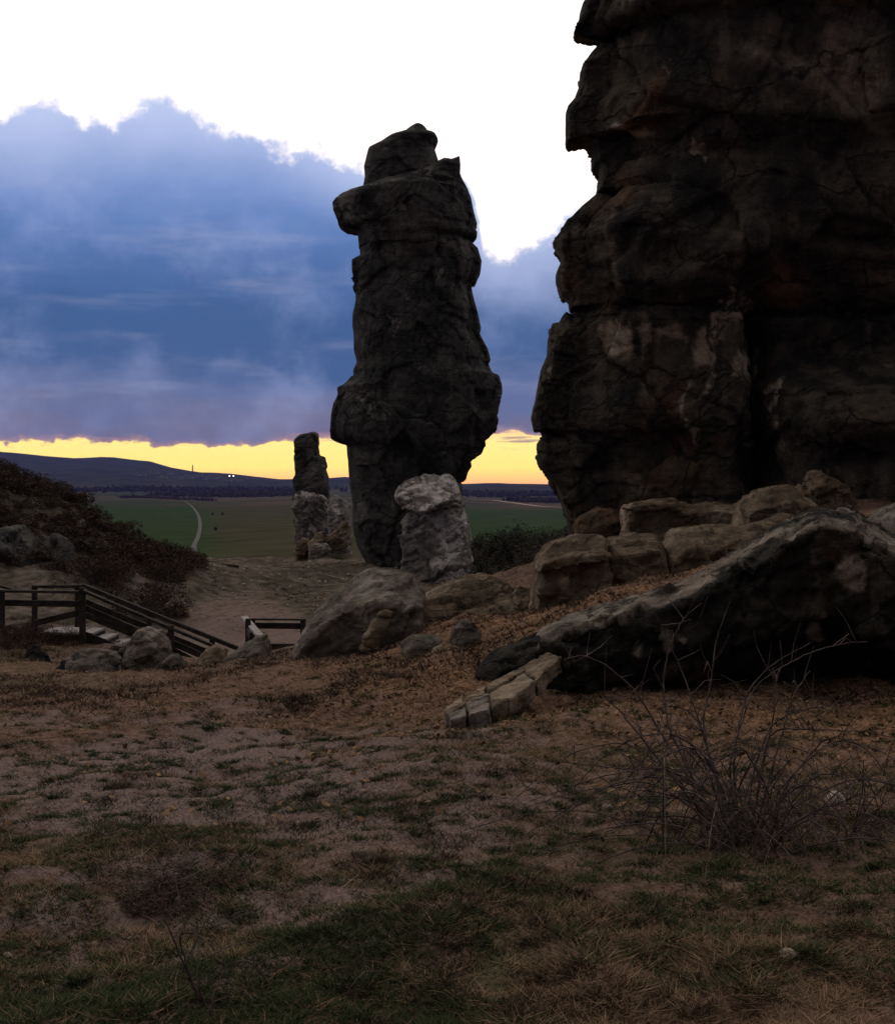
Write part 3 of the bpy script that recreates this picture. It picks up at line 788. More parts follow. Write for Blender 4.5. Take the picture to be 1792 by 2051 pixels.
for k, o_ in enumerate([
    [(1178, -8), (1163, 17), (1161, 38), (1149, 66), (1178, 73), (1216, 72), (1320, 62), (1320, -20)],
    [(1199, 93), (1180, 114), (1163, 139.5), (1161, 169), (1148, 203), (1134, 220), (1134, 290), (1150, 287), (1174, 281), (1280, 300), (1300, 93)],
    [(1174, 281), (1186, 296), (1190, 328), (1201, 332), (1203, 345), (1197, 376), (1193, 391), (1280, 391), (1280, 281)],
    [(1193, 391), (1163, 416), (1136, 444), (1110, 482), (1121, 503), (1125, 520), (1114, 545), (1114, 562), (1125, 588), (1139, 599), (1142, 621), (1250, 610), (1270, 400)],
    [(1142, 632), (1131, 626), (1123, 638), (1121, 649), (1104, 653), (1098, 680), (1096, 710), (1083, 740), (1072, 803), (1064, 837), (1070, 865), (1085, 860), (1210, 870), (1230, 650)],
    [(1085, 862), (1087, 875), (1074, 896), (1089, 930), (1115, 972), (1127, 1002), (1138, 1040), (1144, 1080), (1240, 1085), (1230, 862)]]):
    spur(o_, YC - 0.05, 1.3, 'cliff', cl, 760 + k * 5, 0.03, patches=[(1100, 760, 10, 60, .5), (1145, 480, 20, 40, .4), (1150, 240, 14, 40, .3)])

# ------------------------------------------------------------------ ledges and blocks at the cliff's foot
boulder([(1152, 1085), (1150, 1050), (1168, 1032), (1195, 1018), (1225, 1020), (1248, 1040), (1252, 1085)], 25.6, 1.2, 'rust', 'rounded rusty brown boulder at the foot of the cliff', 0.035)
boulder([(1240, 1085), (1245, 1028), (1252, 1012), (1300, 1003), (1350, 1000), (1356, 1010), (1420, 1004), (1470, 1010), (1480, 1025), (1475, 1085)], 25.2, 1.6, 'tan', 'long flat layered ledge under the cliff face', 0.035, name='rock_ledge', cat='ledge', power=4, smin=0.75, chamfer=0.78, amp=0.09, amp2=0.04)
boulder([(1245, 1018), (1262, 1008), (1330, 1000), (1352, 1003), (1345, 1014), (1270, 1024)], 24.7, 0.9, 'tan', 'thin pale slab lying on top of the layered ledge', 0.022, name='stone_slab', cat='slab', chamfer=0.7, size2=0.18, amp=0.04)
boulder([(1470, 1060), (1478, 1010), (1500, 990), (1545, 980), (1580, 975), (1620, 1000), (1625, 1060)], 24.0, 1.6, 'tan', 'broad pale boulder beside the layered ledge', 0.035, chamfer=0.62, amp=0.09, amp2=0.04)
boulder([(1575, 1020), (1582, 985), (1598, 968), (1625, 972), (1640, 1020)], 24.8, 0.8, 'tan', 'small stone between the broad pale boulder and the pointed block', 0.03)
boulder([(1608, 1030), (1612, 965), (1622, 942), (1640, 945), (1690, 975), (1705, 1000), (1700, 1030)], 24.6, 0.9, 'tan', 'pale pointed block propped against the cliff', 0.03, power=3.5, smin=0.7)
boulder([(1062, 1260), (1066, 1180), (1078, 1130), (1100, 1098), (1145, 1082), (1190, 1078), (1215, 1082), (1214, 1120), (1210, 1180), (1205, 1260)], 22.0, 1.9, 'tan', 'large rounded brown block with an undercut brow below the cliff', 0.035, power=3.2, smin=0.68, chamfer=0.84, amp=0.09, amp2=0.04)
boulder([(1068, 1140), (1078, 1112), (1104, 1088), (1150, 1072), (1205, 1070), (1208, 1096), (1150, 1112), (1104, 1134)], 21.85, 1.75, 'tan', 'tan capping slab on the large rounded brown block', 0.025, name='stone_slab', cat='slab', chamfer=0.5, amp=0.05)
boulder([(1205, 1240), (1208, 1110), (1216, 1080), (1270, 1070), (1310, 1068), (1325, 1100), (1340, 1180), (1345, 1240)], 22.3, 1.6, 'tan', 'grey brown block split from the large rounded block by a crack', 0.035, power=3.6, smin=0.72, chamfer=0.8, amp=0.09, amp2=0.04)
boulder([(1318, 1240), (1322, 1090), (1350, 1062), (1420, 1056), (1500, 1050), (1580, 1030), (1620, 1060), (1600, 1240)], 22.4, 1.8, 'tan', 'low layered outcrop behind the slanting ridge', 0.04, power=3.4, smin=0.7, name='rock_outcrop', cat='outcrop', chamfer=0.78, amp=0.09, amp2=0.04)
boulder([(1735, 1100), (1742, 1050), (1760, 1025), (1800, 1012), (1880, 1005), (1950, 1060), (1950, 1100)], 18.5, 1.6, 'grey', 'grey boulder peeking out behind the top of the slanting ridge', 0.035)

# ------------------------------------------------------------------ the slanting ridge in front
top = [(1085, 1262), (1130, 1236), (1200, 1216), (1300, 1190), (1400, 1146), (1500, 1092), (1560, 1052), (1640, 1016), (1700, 1026), (1792, 1078), (1900, 1110), (1990, 1180)]
def sect(dt, bot, dx=0, squeeze=0.0):
    t = [(px + dx, py + dt + squeeze * max(0, 1100 - py)) for px, py in top]
    return t + [(px + dx, b) for (px, _), b in zip(top[::-1], bot[::-1])]
low = [1350, 1365, 1420, 1470, 1480, 1490, 1490, 1490, 1490, 1490, 1490, 1490]
lip = [py + 120 + 0.12 * (px - 1085) for px, py in top]
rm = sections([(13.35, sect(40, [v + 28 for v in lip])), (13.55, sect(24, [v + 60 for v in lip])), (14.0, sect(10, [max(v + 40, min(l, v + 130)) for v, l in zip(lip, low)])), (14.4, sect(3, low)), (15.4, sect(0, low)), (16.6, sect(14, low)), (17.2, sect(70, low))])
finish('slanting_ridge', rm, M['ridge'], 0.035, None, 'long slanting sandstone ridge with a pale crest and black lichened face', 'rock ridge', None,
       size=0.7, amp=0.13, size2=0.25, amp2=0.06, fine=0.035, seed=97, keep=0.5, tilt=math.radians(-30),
       patches=[lambda px, py: 0.50 * (1 - smooth(np.abs(py - np.interp(px, [p[0] for p in top], [p[1] for p in top]) - 12), 10, 38)),  # crest band painted lighter: worn stone, with its skylit brightness put into the colour
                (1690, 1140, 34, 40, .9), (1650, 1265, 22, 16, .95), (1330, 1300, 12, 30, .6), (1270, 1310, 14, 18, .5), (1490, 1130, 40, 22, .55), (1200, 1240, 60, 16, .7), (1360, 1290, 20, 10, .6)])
boulder([(952, 1350), (965, 1328), (1000, 1300), (1060, 1278), (1120, 1255), (1185, 1252), (1215, 1290), (1215, 1345), (1120, 1350), (1040, 1360)], 14.0, 1.0, 'ridge', 'dark crusted lower end of the slanting ridge', 0.025, name='rock_shelf', cat='rock shelf', power=3.4, smin=0.65)

# cracked flat slab: separate pieces with open joints
cs = empty('cracked_slab', P(1000, 1420, 12.0))
tag(cs, 'flat pale slab cracked into pieces, lying below the ridge end', 'slab')
Lo = [(902, 1442, 11.2), (946, 1430, 11.3), (998, 1411, 11.5), (1048, 1383, 11.8), (1092, 1346, 12.2), (1126, 1314, 12.6)]
Up = [(889, 1420, 11.75), (925, 1393, 12.05), (975, 1368, 12.35), (1020, 1345, 12.65), (1062, 1324, 12.95), (1100, 1307, 13.25)]
LoP = np.array([P(*v) for v in Lo]); UpP = np.array([P(*v) for v in Up])
def slab_pt(a_, f_):
    t_ = a_ * 5
    e0 = np.array([np.interp(t_, range(6), LoP[:, k]) for k in range(3)]); e1 = np.array([np.interp(t_, range(6), UpP[:, k]) for k in range(3)])
    return e0 + (e1 - e0) * f_
for i, (a0, a1, b0, b1, f0, f1) in enumerate([(0, .15, 0, .19, 0, .5), (0, .19, 0, .21, .5, 1), (.15, .34, .19, .37, 0, .58), (.19, .36, .21, .40, .58, 1), (.34, .72, .37, .70, 0, .66), (.72, 1, .70, 1, 0, .7), (.38, 1, .40, 1, .70, 1)]):
    q = [slab_pt(a0, f0), slab_pt((a0 + a1) / 2, f0), slab_pt(a1, f0), slab_pt(b1, f1), slab_pt((b0 + b1) / 2, f1), slab_pt(b0, f1)]
    c = sum(q) / 6
    q = [v + (c - v) / np.linalg.norm(c - v) * 0.011 + np.array((0, 0, random.uniform(-0.004, 0.006))) for v in q]
    dn = np.array((0.01, 0.06, -0.16))
    me = rings('piece', [[tuple(v) for v in q], [tuple(v + dn) for v in q]])
    finish('slab_piece', me, M['grey'] if i in (0, 2) else M['tan'], 0.014, cs, size=0.5, amp=0.022, size2=0.16, amp2=0.013, fine=0.011, seed=110 + i, keep=0.8, patches=[(1000, 1385, 150, 80, .45)])

# ------------------------------------------------------------------ boulders in the middle
boulder([(585, 1345), (592, 1300), (612, 1262), (640, 1220), (680, 1180), (720, 1150), (752, 1140), (790, 1146), (838, 1164), (850, 1180), (850, 1240), (840, 1330)], 21.5, 2.2, 'grey', 'big sloping grey boulder with a sharp corner, between short railing and pillar', 0.035, power=3.0, smin=0.6, chamfer=0.72, amp=0.09, amp2=0.04)
boulder([(722, 1300), (728, 1270), (745, 1240), (768, 1224), (786, 1226), (775, 1262), (760, 1300)], 20.1, 0.4, 'tan', 'narrow upright slab leaning on the big sloping boulder', 0.022, name='stone_slab', cat='slab', smin=0.7, amp=0.04)
boulder([(846, 1250), (850, 1196), (880, 1180), (930, 1162), (975, 1155), (1022, 1172), (1038, 1200), (1045, 1250)], 22.8, 2.0, 'tan', 'flat topped tan boulder between the big sloping boulder and the blocks', 0.03, power=3.4, smin=0.66, lean=0.5, chamfer=0.42, amp=0.09, amp2=0.04)
boulder([(1020, 1240), (1026, 1200), (1042, 1180), (1062, 1182), (1066, 1240)], 22.6, 0.7, 'tan', 'small reddish stone wedged beside the large rounded block', 0.025)
boulder([(898, 1290), (905, 1258), (922, 1245), (945, 1246), (960, 1262), (962, 1290)], 18.6, 0.45, 'grey', 'knobbly grey stone half sunk in leaf litter', 0.02, size=0.4, amp=0.06)
boulder([(800, 1312), (806, 1288), (830, 1272), (862, 1268), (884, 1280), (886, 1312)], 17.3, 0.6, 'grey', 'low flat grey stone half sunk in leaf litter', 0.02, size=0.4, amp=0.05)
boulder([(862, 1318), (868, 1298), (884, 1290), (896, 1300), (898, 1318)], 16.8, 0.3, 'tan', 'tiny tan stone beside the low flat stone', 0.02, size=0.3, amp=0.04)
# stones along the railing
boulder([(40, 1352), (48, 1318), (62, 1296), (74, 1291), (88, 1308), (98, 1352)], 24.3, 0.7, 'ridge', 'dark pointed stone by the platform railing', 0.025)
boulder([(108, 1365), (114, 1338), (126, 1326), (140, 1328), (146, 1365)], 23.2, 0.4, 'ridge', 'small dark stone beside the rounded pale boulder', 0.02)
boulder([(136, 1372), (138, 1330), (142, 1312), (165, 1302), (205, 1300), (232, 1306), (246, 1322), (250, 1372)], 23.3, 1.1, 'grey', 'rounded pale grey boulder in the grass below the stair', 0.025, power=2.3)
boulder([(216, 1335), (218, 1300), (232, 1291), (252, 1294), (254, 1335)], 24.6, 0.5, 'grey', 'small pale stone at the bottom of the stair', 0.02)
boulder([(248, 1352), (250, 1306), (260, 1280), (278, 1264), (300, 1257), (322, 1262), (338, 1282), (344, 1315), (344, 1352)], 24.2, 1.0, 'grey', 'humped boulder with a dark hollow in front of the railing', 0.025)
boulder([(324, 1350), (330, 1322), (345, 1312), (362, 1316), (375, 1350)], 23.8, 0.5, 'grey', 'small low stone beside the humped boulder', 0.02)
boulder([(382, 1350), (390, 1322), (412, 1300), (436, 1292), (452, 1304), (458, 1350)], 24.2, 0.7, 'tan', 'wedge shaped boulder where the long handrail ends', 0.025, chamfer=0.55, amp=0.09, amp2=0.04)
boulder([(444, 1345), (452, 1318), (480, 1296), (515, 1276), (532, 1272), (540, 1290), (548, 1345)], 23.8, 0.9, 'grey', 'pale wedge of stone with a slanting top before the short railing', 0.025, power=3.4, smin=0.68, chamfer=0.6, amp=0.09, amp2=0.04)

# ------------------------------------------------------------------ timber stairs and railings
def beam(name, a, b, w, h, mat, parent, over=0.0):
    """squared timber from a to b, w wide and h high, edges eased"""
    a, b = Vector(a), Vector(b)
    d = (b - a); ln = d.length + 2 * over
    bm = bmesh.new()
    bmesh.ops.create_cube(bm, size=1.0)
    for v in bm.verts:
        v.co = Vector((v.co.x * ln, v.co.y * w, v.co.z * h))
    bmesh.ops.bevel(bm, geom=bm.edges[:], offset=min(w, h) * 0.12, segments=1, affect='EDGES')
    me = bpy.data.meshes.new(name); bm.to_mesh(me); bm.free()
    o = link(name, me, M[mat], parent)
    o.location = (a + b) / 2 - Vector(parent.location)
    up = Vector((0, 0, 1)) if abs(d.normalized().z) < 0.9 else Vector((0, 1, 0))
    x = d.normalized(); y = up.cross(x).normalized(); z = x.cross(y)
    from mathutils import Matrix
    o.rotation_euler = Matrix((x, y, z)).transposed().to_euler()
    return o
def post(px, py_top, Y, parent, w=0.10, foot=None, py_foot=None):
    x, y, z = P(px, py_top, Y)
    g = tz(x, y) - 0.25 if py_foot is None else P(px, py_foot, Y)[2]
    return beam('post', (x, y, g), (x, y, z), w, w, 'timber', parent)
YF, YB = 27.4, 28.7          # near and far side of the stair
nr = empty('stair_railing', P(169, 1272, YF))
tag(nr, 'near timber railing running along the platform and down the stair', 'railing')
for px, t in [(-70, 1180), (4, 1181), (166, 1177), (343, 1252), (440, 1294)]:
    post(px, t, YF, nr, 0.11)
beam('handrail', P(-70, 1183, YF), P(168, 1186, YF), 0.13, 0.05, 'timber', nr)
beam('handrail', P(165, 1183, YF - .02), P(428, 1294, YF - .02), 0.13, 0.055, 'timber', nr, 0.05)
for (a_, b_) in [((-70, 1206), (165, 1210)), ((165, 1215), (280, 1266)), ((346, 1288), (402, 1312)), ((346, 1302), (392, 1326))]:
    beam('rail', P(*a_, YF + .06), P(*b_, YF + .06), 0.045, 0.12, 'timber', nr)
beam('brace', P(71, 1248, YF + .08), P(164, 1226, YF + .08), 0.05, 0.12, 'timber', nr)
beam('end_grain', P(171, 1180, YF - .075), P(171, 1186, YF - .075), 0.06, 0.012, 'timber_pale', nr)
fr = empty('stair_railing', P(160, 1268, YB))
tag(fr, 'far timber railing on the valley side of the stair', 'railing')
for px, t in [(70, 1173), (156, 1176), (300, 1230), (425, 1278)]:
    post(px, t, YB, fr, 0.10)
beam('handrail', P(-70, 1152, YB), P(22, 1180, YB), 0.12, 0.05, 'timber', fr)
beam('handrail', P(66, 1175, YB), P(172, 1174, YB), 0.13, 0.06, 'timber', fr)
beam('handrail', P(170, 1174, YB - .02), P(472, 1297, YB - .02), 0.13, 0.085, 'timber', fr, 0.05)
for (a_, b_) in [((70, 1207), (156, 1209)), ((170, 1205), (430, 1312)), ((172, 1232), (280, 1276))]:
    beam('rail', P(*a_, YB + .06), P(*b_, YB + .06), 0.045, 0.12, 'timber', fr)
st = empty('timber_stair', P(210, 1330, 28.0))
tag(st, 'short flight of timber framed steps going down beside the railing', 'stairs')
for i in range(9):
    px, py = 184 + 28 * i, 1265 + 11.2 * i
    x, _, z = P(px, py, 28.0)
    for y0, nm, mt, w, h, zo in [(0, 'tread', 'timber_pale', 0.27, 0.05, 0.0)]:
        beam(nm, (x, YF + 0.12, z), (x, YB - 0.12, z), w, h, mt, st)
    beam('riser', (x + 0.115, YF + 0.12, z - 0.09), (x + 0.115, YB - 0.12, z - 0.09), 0.03, 0.125, 'timber', st)
    if i == 0:
        beam('landing_board', (x - 0.55, YF + 0.12, z + 0.008), (x - 0.55, YB - 0.12, z + 0.008), 0.75, 0.05, 'timber_pale', st)
for yy in (YF + 0.10, YB - 0.10):
    beam('stringer', P(160, 1272, yy), P(430, 1380, yy), 0.05, 0.22, 'timber', st)
sr = empty('short_railing', P(550, 1290, 28.0))
tag(sr, 'short timber railing with a bleached slanting handrail by the sloping boulder', 'railing')
for px, t, Y in [(497, 1239, 27.2), (506, 1240, 28.4), (607, 1240, 28.4)]:
    post(px, t, Y, sr, 0.10, py_foot=1310)
beam('slanting_handrail', P(489, 1236, 28.2), P(521, 1274, 26.2), 0.14, 0.05, 'timber_pale', sr)
beam('handrail', P(500, 1240, 28.4), P(614, 1241, 28.4), 0.12, 0.035, 'timber', sr)
beam('rail', P(512, 1253, 28.46), P(612, 1254, 28.46), 0.05, 0.12, 'timber', sr)
beam('rail', P(494, 1262, 27.3), P(503, 1274, 26.6), 0.05, 0.14, 'timber', sr)
bd = empty('step_board', P(560, 1300, 26.6))
tag(bd, 'dark board edging the sandy step below the short railing', 'board')
beam('board', P(530, 1295, 26.6), P(590, 1295, 26.6), 0.06, 0.11, 'timber', bd)
for px0, px1, py0, py1, Y, lab in [(376, 412, 1136, 1138, 51.5, 'dark log edging the path where it drops into the valley'), (443, 478, 1134, 1137, 51.0, 'second dark log lying past the path edge towards the short pillar')]:
    lg = empty('log', P((px0 + px1) / 2, py1 + 4, Y)); tag(lg, lab, 'log')
    beam('timber', P(px0, py0, Y), P(px1, py1, Y), 0.2, 0.2, 'timber', lg)

# ------------------------------------------------------------------ plants
def leaf_cloud(n, rx, ry, rz, size, seed, flat=0.0, hollow=0.35, lumps=9):
    """small leaf faces in uneven clumps through a mound-shaped crown standing on z = 0"""
    r = np.random.default_rng(seed)
    lc = r.normal(size=(lumps, 3)); lc /= np.linalg.norm(lc, axis=1)[:, None]
    lc *= r.uniform(0.35, 0.85, (lumps, 1)); lc[:, 2] = np.abs(lc[:, 2])
    lr = r.uniform(0.22, 0.48, lumps)
    k = r.integers(0, lumps, n)
    d = r.normal(size=(n, 3)); d /= np.linalg.norm(d, axis=1)[:, None]
    p = lc[k] + d * (lr[k] * r.uniform(hollow, 1.0, n) ** 0.6)[:, None]
    p[:, 2] = np.abs(p[:, 2])
    p = p * np.array((rx, ry, rz))
    a = r.normal(size=(n, 3)); a /= np.linalg.norm(a, axis=1)[:, None]
    b = np.cross(a, r.normal(size=(n, 3))); b /= np.linalg.norm(b, axis=1)[:, None]
    s = size * r.uniform(0.5, 1.4, (n, 1))
    v = np.stack([p - a * s, p + b * s * 0.45, p + a * s], 1).reshape(-1, 3)
    f = np.arange(3 * n).reshape(-1, 3)
    return v, f, np.repeat(r.uniform(0, 1, n), 3)
def stems(n, h, spread, rad, seed, base=0.06, segs=5, droop=0.35, side=3, kmax=1.0):
    """thin tapering woody stems as three-sided tubes, with side twigs"""
    r = np.random.default_rng(seed)
    V, Fc = [], []
    def tube(path, r0):
        b0 = len(V)
        for i, p in enumerate(path):
            rr = r0 * (1 - 0.8 * i / (len(path) - 1))
            for k in range(3):
                a = 2.094 * k
                V.append((p[0] + rr * math.cos(a), p[1] + rr * math.sin(a), p[2] + rr * 0.4 * math.sin(a + 1)))
        for i in range(len(path) - 1):
            for k in range(3):
                A = b0 + 3 * i + k; B = b0 + 3 * i + (k + 1) % 3
                Fc.append((A, B, B + 3)); Fc.append((A, B + 3, A + 3))
    for i in range(n):
        az = r.uniform(0, 6.283); ln = h * r.uniform(0.6, 1.15); sp = spread * r.uniform(0.2, 1.0)
        b = np.array((base * r.normal(), base * r.normal(), -0.03))
        path = []
        for t in np.linspace(0, 1, segs):
            path.append((b[0] + math.cos(az) * sp * t ** 1.3, b[1] + math.sin(az) * sp * t ** 1.3, b[2] + ln * (t - droop * t * t)))
        tube(path, rad)
        for _ in range(side):
            k = r.integers(1, segs - 1); p = np.array(path[k])
            a2 = az + r.normal() * 1.2; l2 = ln * r.uniform(0.15, 0.4)
            tube([tuple(p), tuple(p + l2 * 0.5 * np.array((math.cos(a2), math.sin(a2), 0.6))), tuple(p + l2 * np.array((math.cos(a2), math.sin(a2), 0.7)))], rad * 0.5)
    return np.array(V), np.array(Fc)
def shrub_proto(name, mat, n, dims, size, seed, nst=18):
    v, f, t = leaf_cloud(n, *dims, size, seed)
    me = mesh_np(name + '_crown', v, f, False); fattr(me, 'tint', t); me.materials.append(M[mat])
    sv, sf = stems(nst, dims[2] * 1.05, dims[0] * 0.9, 0.008 * max(1, dims[2]), seed + 1)
    ms = mesh_np(name + '_stems', sv, sf, False); ms.materials.append(M['cane'])
    return me, ms
def place_shrub(proto, name, loc, s, rz, label, group=None, cat='shrub'):
    o = empty(name, loc)
    o.scale = s; o.rotation_euler = (0, 0, rz)
    tag(o, label, cat, group)
    for nm, me in zip(('crown', 'stems'), proto):
        c = bpy.data.objects.new(nm, me); COL.objects.link(c); c.parent = o
    return o
heath_big = shrub_proto('big_heath', 'heather', 6000, (0.62, 0.62, 0.6), 0.022, 260, 26)
heath = [shrub_proto('heather', 'heather', 1500, (0.62, 0.62, 0.55), 0.045, 200 + k) for k in range(4)]
brush = [shrub_proto('brush', 'scrub', 1500, (1.5, 1.5, 1.7), 0.085, 230 + k, 26) for k in range(4)]
# heather on the knoll beyond the railing
r = np.random.default_rng(5)
knoll = []
for _ in range(2500):
    px = r.uniform(-40, 380); Y = r.uniform(36.5, 47)
    x = (px - CX) / F * Y; z = tz(x, Y); py = HY - (z - EYE) / Y * F
    lim = np.interp(px, [-40, 180, 240, 380], [925, 1015, 1050, 1105])
    if py > 1168 - 0.05 * px: continue
    if py > 1120 and r.random() < 0.6: continue
    if all(math.hypot(x - q[0], Y - q[1]) > 0.55 for q in knoll):
        knoll.append((x, Y, z))
for i, (x, y, z) in enumerate(knoll[:170]):
    s = r.uniform(0.65, 1.3)
    hz_ = r.uniform(0.6, 1.0)
    px = CX + F * x / y; py = HY - (z - EYE) / y * F
    where = 'on the crest of the knoll' if py < 1000 else ('beside the streaked rock face of the knoll' if px < 130 else ('on the tail of the knoll above the path' if px > 240 else 'around the pale rock rib of the knoll'))
    if px < 130 and 1000 <= py < 1050: where = 'on the upper flank of the knoll'
    sz_ = 'tall brown heather shrub ' if s * hz_ > 0.95 else ('middling brown heather shrub ' if s * hz_ > 0.68 else 'low brown heather shrub ')
    place_shrub(heath[i % 4], 'heather_shrub', (x, y, z - 0.08), (s * 1.1, s * 1.1, s * hz_), r.uniform(0, 6.28), sz_ + where, 'heather on the knoll')
for px, py, Y, s, lab in [(292, 1240, 30.5, 1.9, 'dark rounded bush just behind the descending handrail'), (190, 1172, 36, 1.5, 'dark broad bush at the foot of the knoll above the platform'),
                          (330, 1165, 44, 1.3, 'flat reddish bush on the slope between knoll and sandy path'), (60, 1280, 26.0, 0.8, 'small bush under the platform railing'), (118, 1292, 25.8, 0.75, 'dark twiggy bush under the landing of the stair'),
                          (15, 1300, 25.6, 1.0, 'dark bush at the near end of the platform railing')]:
    x, y, _ = hit(px, py, Y - 6)
    place_shrub(heath_big, 'heath_bush', (x, y, tz(x, y) - 0.05), (s * 1.1, s, s), px, lab, cat='bush')
# brush on the slope that falls away behind the gap between pillar and cliff
gap = []
for _ in range(600):
    Y = r.uniform(40, 120); px = r.uniform(930, 1190)
    x = (px - CX) / F * Y
    if all(math.hypot(x - q[0], (Y - q[1]) * 0.7) > 1.7 for q in gap):
        gap.append((x, Y))
for i, (x, y) in enumerate(gap[:110]):
    s = r.uniform(0.7, 1.2)
    px = CX + F * x / y
    where = 'beside the leaning block' if px < 985 else ('behind the small wedged stone' if px < 1070 else 'under the edge of the cliff')
    place_shrub(brush[i % 4], 'scrub_bush', (x, y, tz(x, y) - 0.1), (s, s, s * r.uniform(0.8, 1.1)), r.uniform(0, 6.28),
                ('big' if s > 0.95 else 'small') + ' bare scrub bush in the gap ' + where, 'scrub below the gap', 'bush')

# rock showing through on the knoll
boulder([(-30, 1200), (-30, 1070), (15, 1052), (45, 1048), (70, 1075), (85, 1110), (105, 1130), (110, 1200)], 37.8, 2.4, 'crust', 'grey streaked rock face in the heather of the knoll', 0.06, name='rock_outcrop', cat='outcrop', smin=0.7, size=1.0, amp=0.22)
boulder([(66, 1195), (78, 1095), (105, 1072), (140, 1082), (152, 1120), (160, 1195)], 38.3, 1.8, 'crust', 'dark cracked rock face next to the streaked one on the knoll', 0.05, name='rock_outcrop', cat='outcrop', smin=0.7, size=0.9, amp=0.22)
boulder([(145, 1150), (148, 1080), (158, 1040), (170, 1038), (182, 1080), (188, 1150)], 40.5, 1.2, 'grey', 'pale narrow rock rib at the path end of the knoll', 0.05, name='rock_rib', cat='outcrop', smin=0.7, amp=0.18)

# ------------------------------------------------------------------ thorny bush in front, canes drawn out one by one
def cane_mesh(path, r0, r1, seed, thorns=True, twigs=5):
    r = np.random.default_rng(seed)
    path = np.array(path, float)
    # smooth the polyline
    t = np.linspace(0, len(path) - 1, 8 * (len(path) - 1) + 1)
    sm = np.stack([np.interp(t, np.arange(len(path)), path[:, k]) for k in range(3)], 1)
    for _ in range(6):
        sm[1:-1] = 0.25 * sm[:-2] + 0.5 * sm[1:-1] + 0.25 * sm[2:]
    sm += 0.0012 * r.normal(size=sm.shape)
    V, Fc = [], []
    def tube(pp, a0, a1, sides=5):
        b0 = len(V); n = len(pp)
        for i in range(n):
            d = pp[min(i + 1, n - 1)] - pp[max(i - 1, 0)]; d = d / (np.linalg.norm(d) + 1e-9)
            u = np.cross(d, (0.3, 0.2, 0.93)); u /= np.linalg.norm(u) + 1e-9; w = np.cross(d, u)
            rr = a0 + (a1 - a0) * i / (n - 1)
            for k in range(sides):
                an = 6.283 * k / sides
                V.append(pp[i] + rr * (u * math.cos(an) + w * math.sin(an)))
        for i in range(n - 1):
            for k in range(sides):
                A = b0 + sides * i + k; B = b0 + sides * i + (k + 1) % sides
                Fc.append((A, B, B + sides, A + sides))
    tube(sm, r0, r1)
    def spike(p, d, rr):
        b0 = len(V); u = np.cross(d, (0.1, 0.9, 0.3)); u /= np.linalg.norm(u) + 1e-9; w = np.cross(d, u)
        V.extend([p + u * rr, p - u * rr * .5 + w * rr, p - u * rr * .5 - w * rr, p + d])
        for a, b in ((0, 1), (1, 2), (2, 0)): Fc.append((b0 + a, b0 + b, b0 + 3, b0 + 3))
    if thorns:
        for i in range(1, len(sm) - 1):
            if r.random() < 0.8:
                d = r.normal(size=3); d *= 0.012 / np.linalg.norm(d)
                spike(sm[i], d, 0.0025)
    for _ in range(twigs):
        i = int(r.integers(len(sm) // 5, len(sm) - 2)); d = r.normal(size=3); d[2] = abs(d[2]) * 0.8 + 0.2; d[1] *= 0.6
        d = d / np.linalg.norm(d) * r.uniform(0.06, 0.26)
        bend = r.normal(size=3) * 0.02
        tube(np.array([sm[i], sm[i] + d * 0.5 + bend, sm[i] + d]), max(r1, r0 * 0.5), 0.0012, 3)
    Fq = [f for f in Fc]
    me = mesh_np('cane', np.array(V), np.array(Fq), True)
    me.validate()
    return me
def thorn_bush(name, base, label, explicit, n_rand, h, reach, seed, r0=0.0058, twigs=8, spread=0.2):
    o = empty(name, base); tag(o, label, 'bush')
    b = np.array(base); r = np.random.default_rng(seed)
    for k, pts in enumerate(explicit):
        link('cane', cane_mesh(np.array(pts) - b, r0, r0 * 0.35, seed + k, True, twigs), M['cane'], o)
    for k in range(n_rand):
        az = r.uniform(0, 6.283); up = h * r.uniform(0.25, 0.95) ** 1.2; out = reach * r.uniform(0.45, 1.25)
        s0 = np.array((r.normal() * spread, r.normal() * spread * 0.7, -0.04))
        d = np.array((math.cos(az), 0.75 * math.sin(az), 0))
        pth = [s0, s0 + d * out * 0.2 + (0, 0, up * 0.6), s0 + d * out * 0.5 + (0, 0, up), s0 + d * out * 0.82 + (0, 0, up * 0.86), s0 + d * out * 1.15 + (0, 0, up * r.uniform(0.1, 0.6))]
        link('cane', cane_mesh(pth, r0 * r.uniform(0.55, 1), r0 * 0.3, seed + 50 + k, True, twigs), M['cane'], o)
    return o
YR = 6.75
zc = lambda pts, Y=YR: [P(1034.3 + .42283 * a_, 1199.1 + .42283 * b_, Y + dy) for a_, b_, dy in [(p[0], p[1], p[2] if len(p) > 2 else 0) for p in pts]]
rb = hit(1478, 1700)
YR = rb[1]
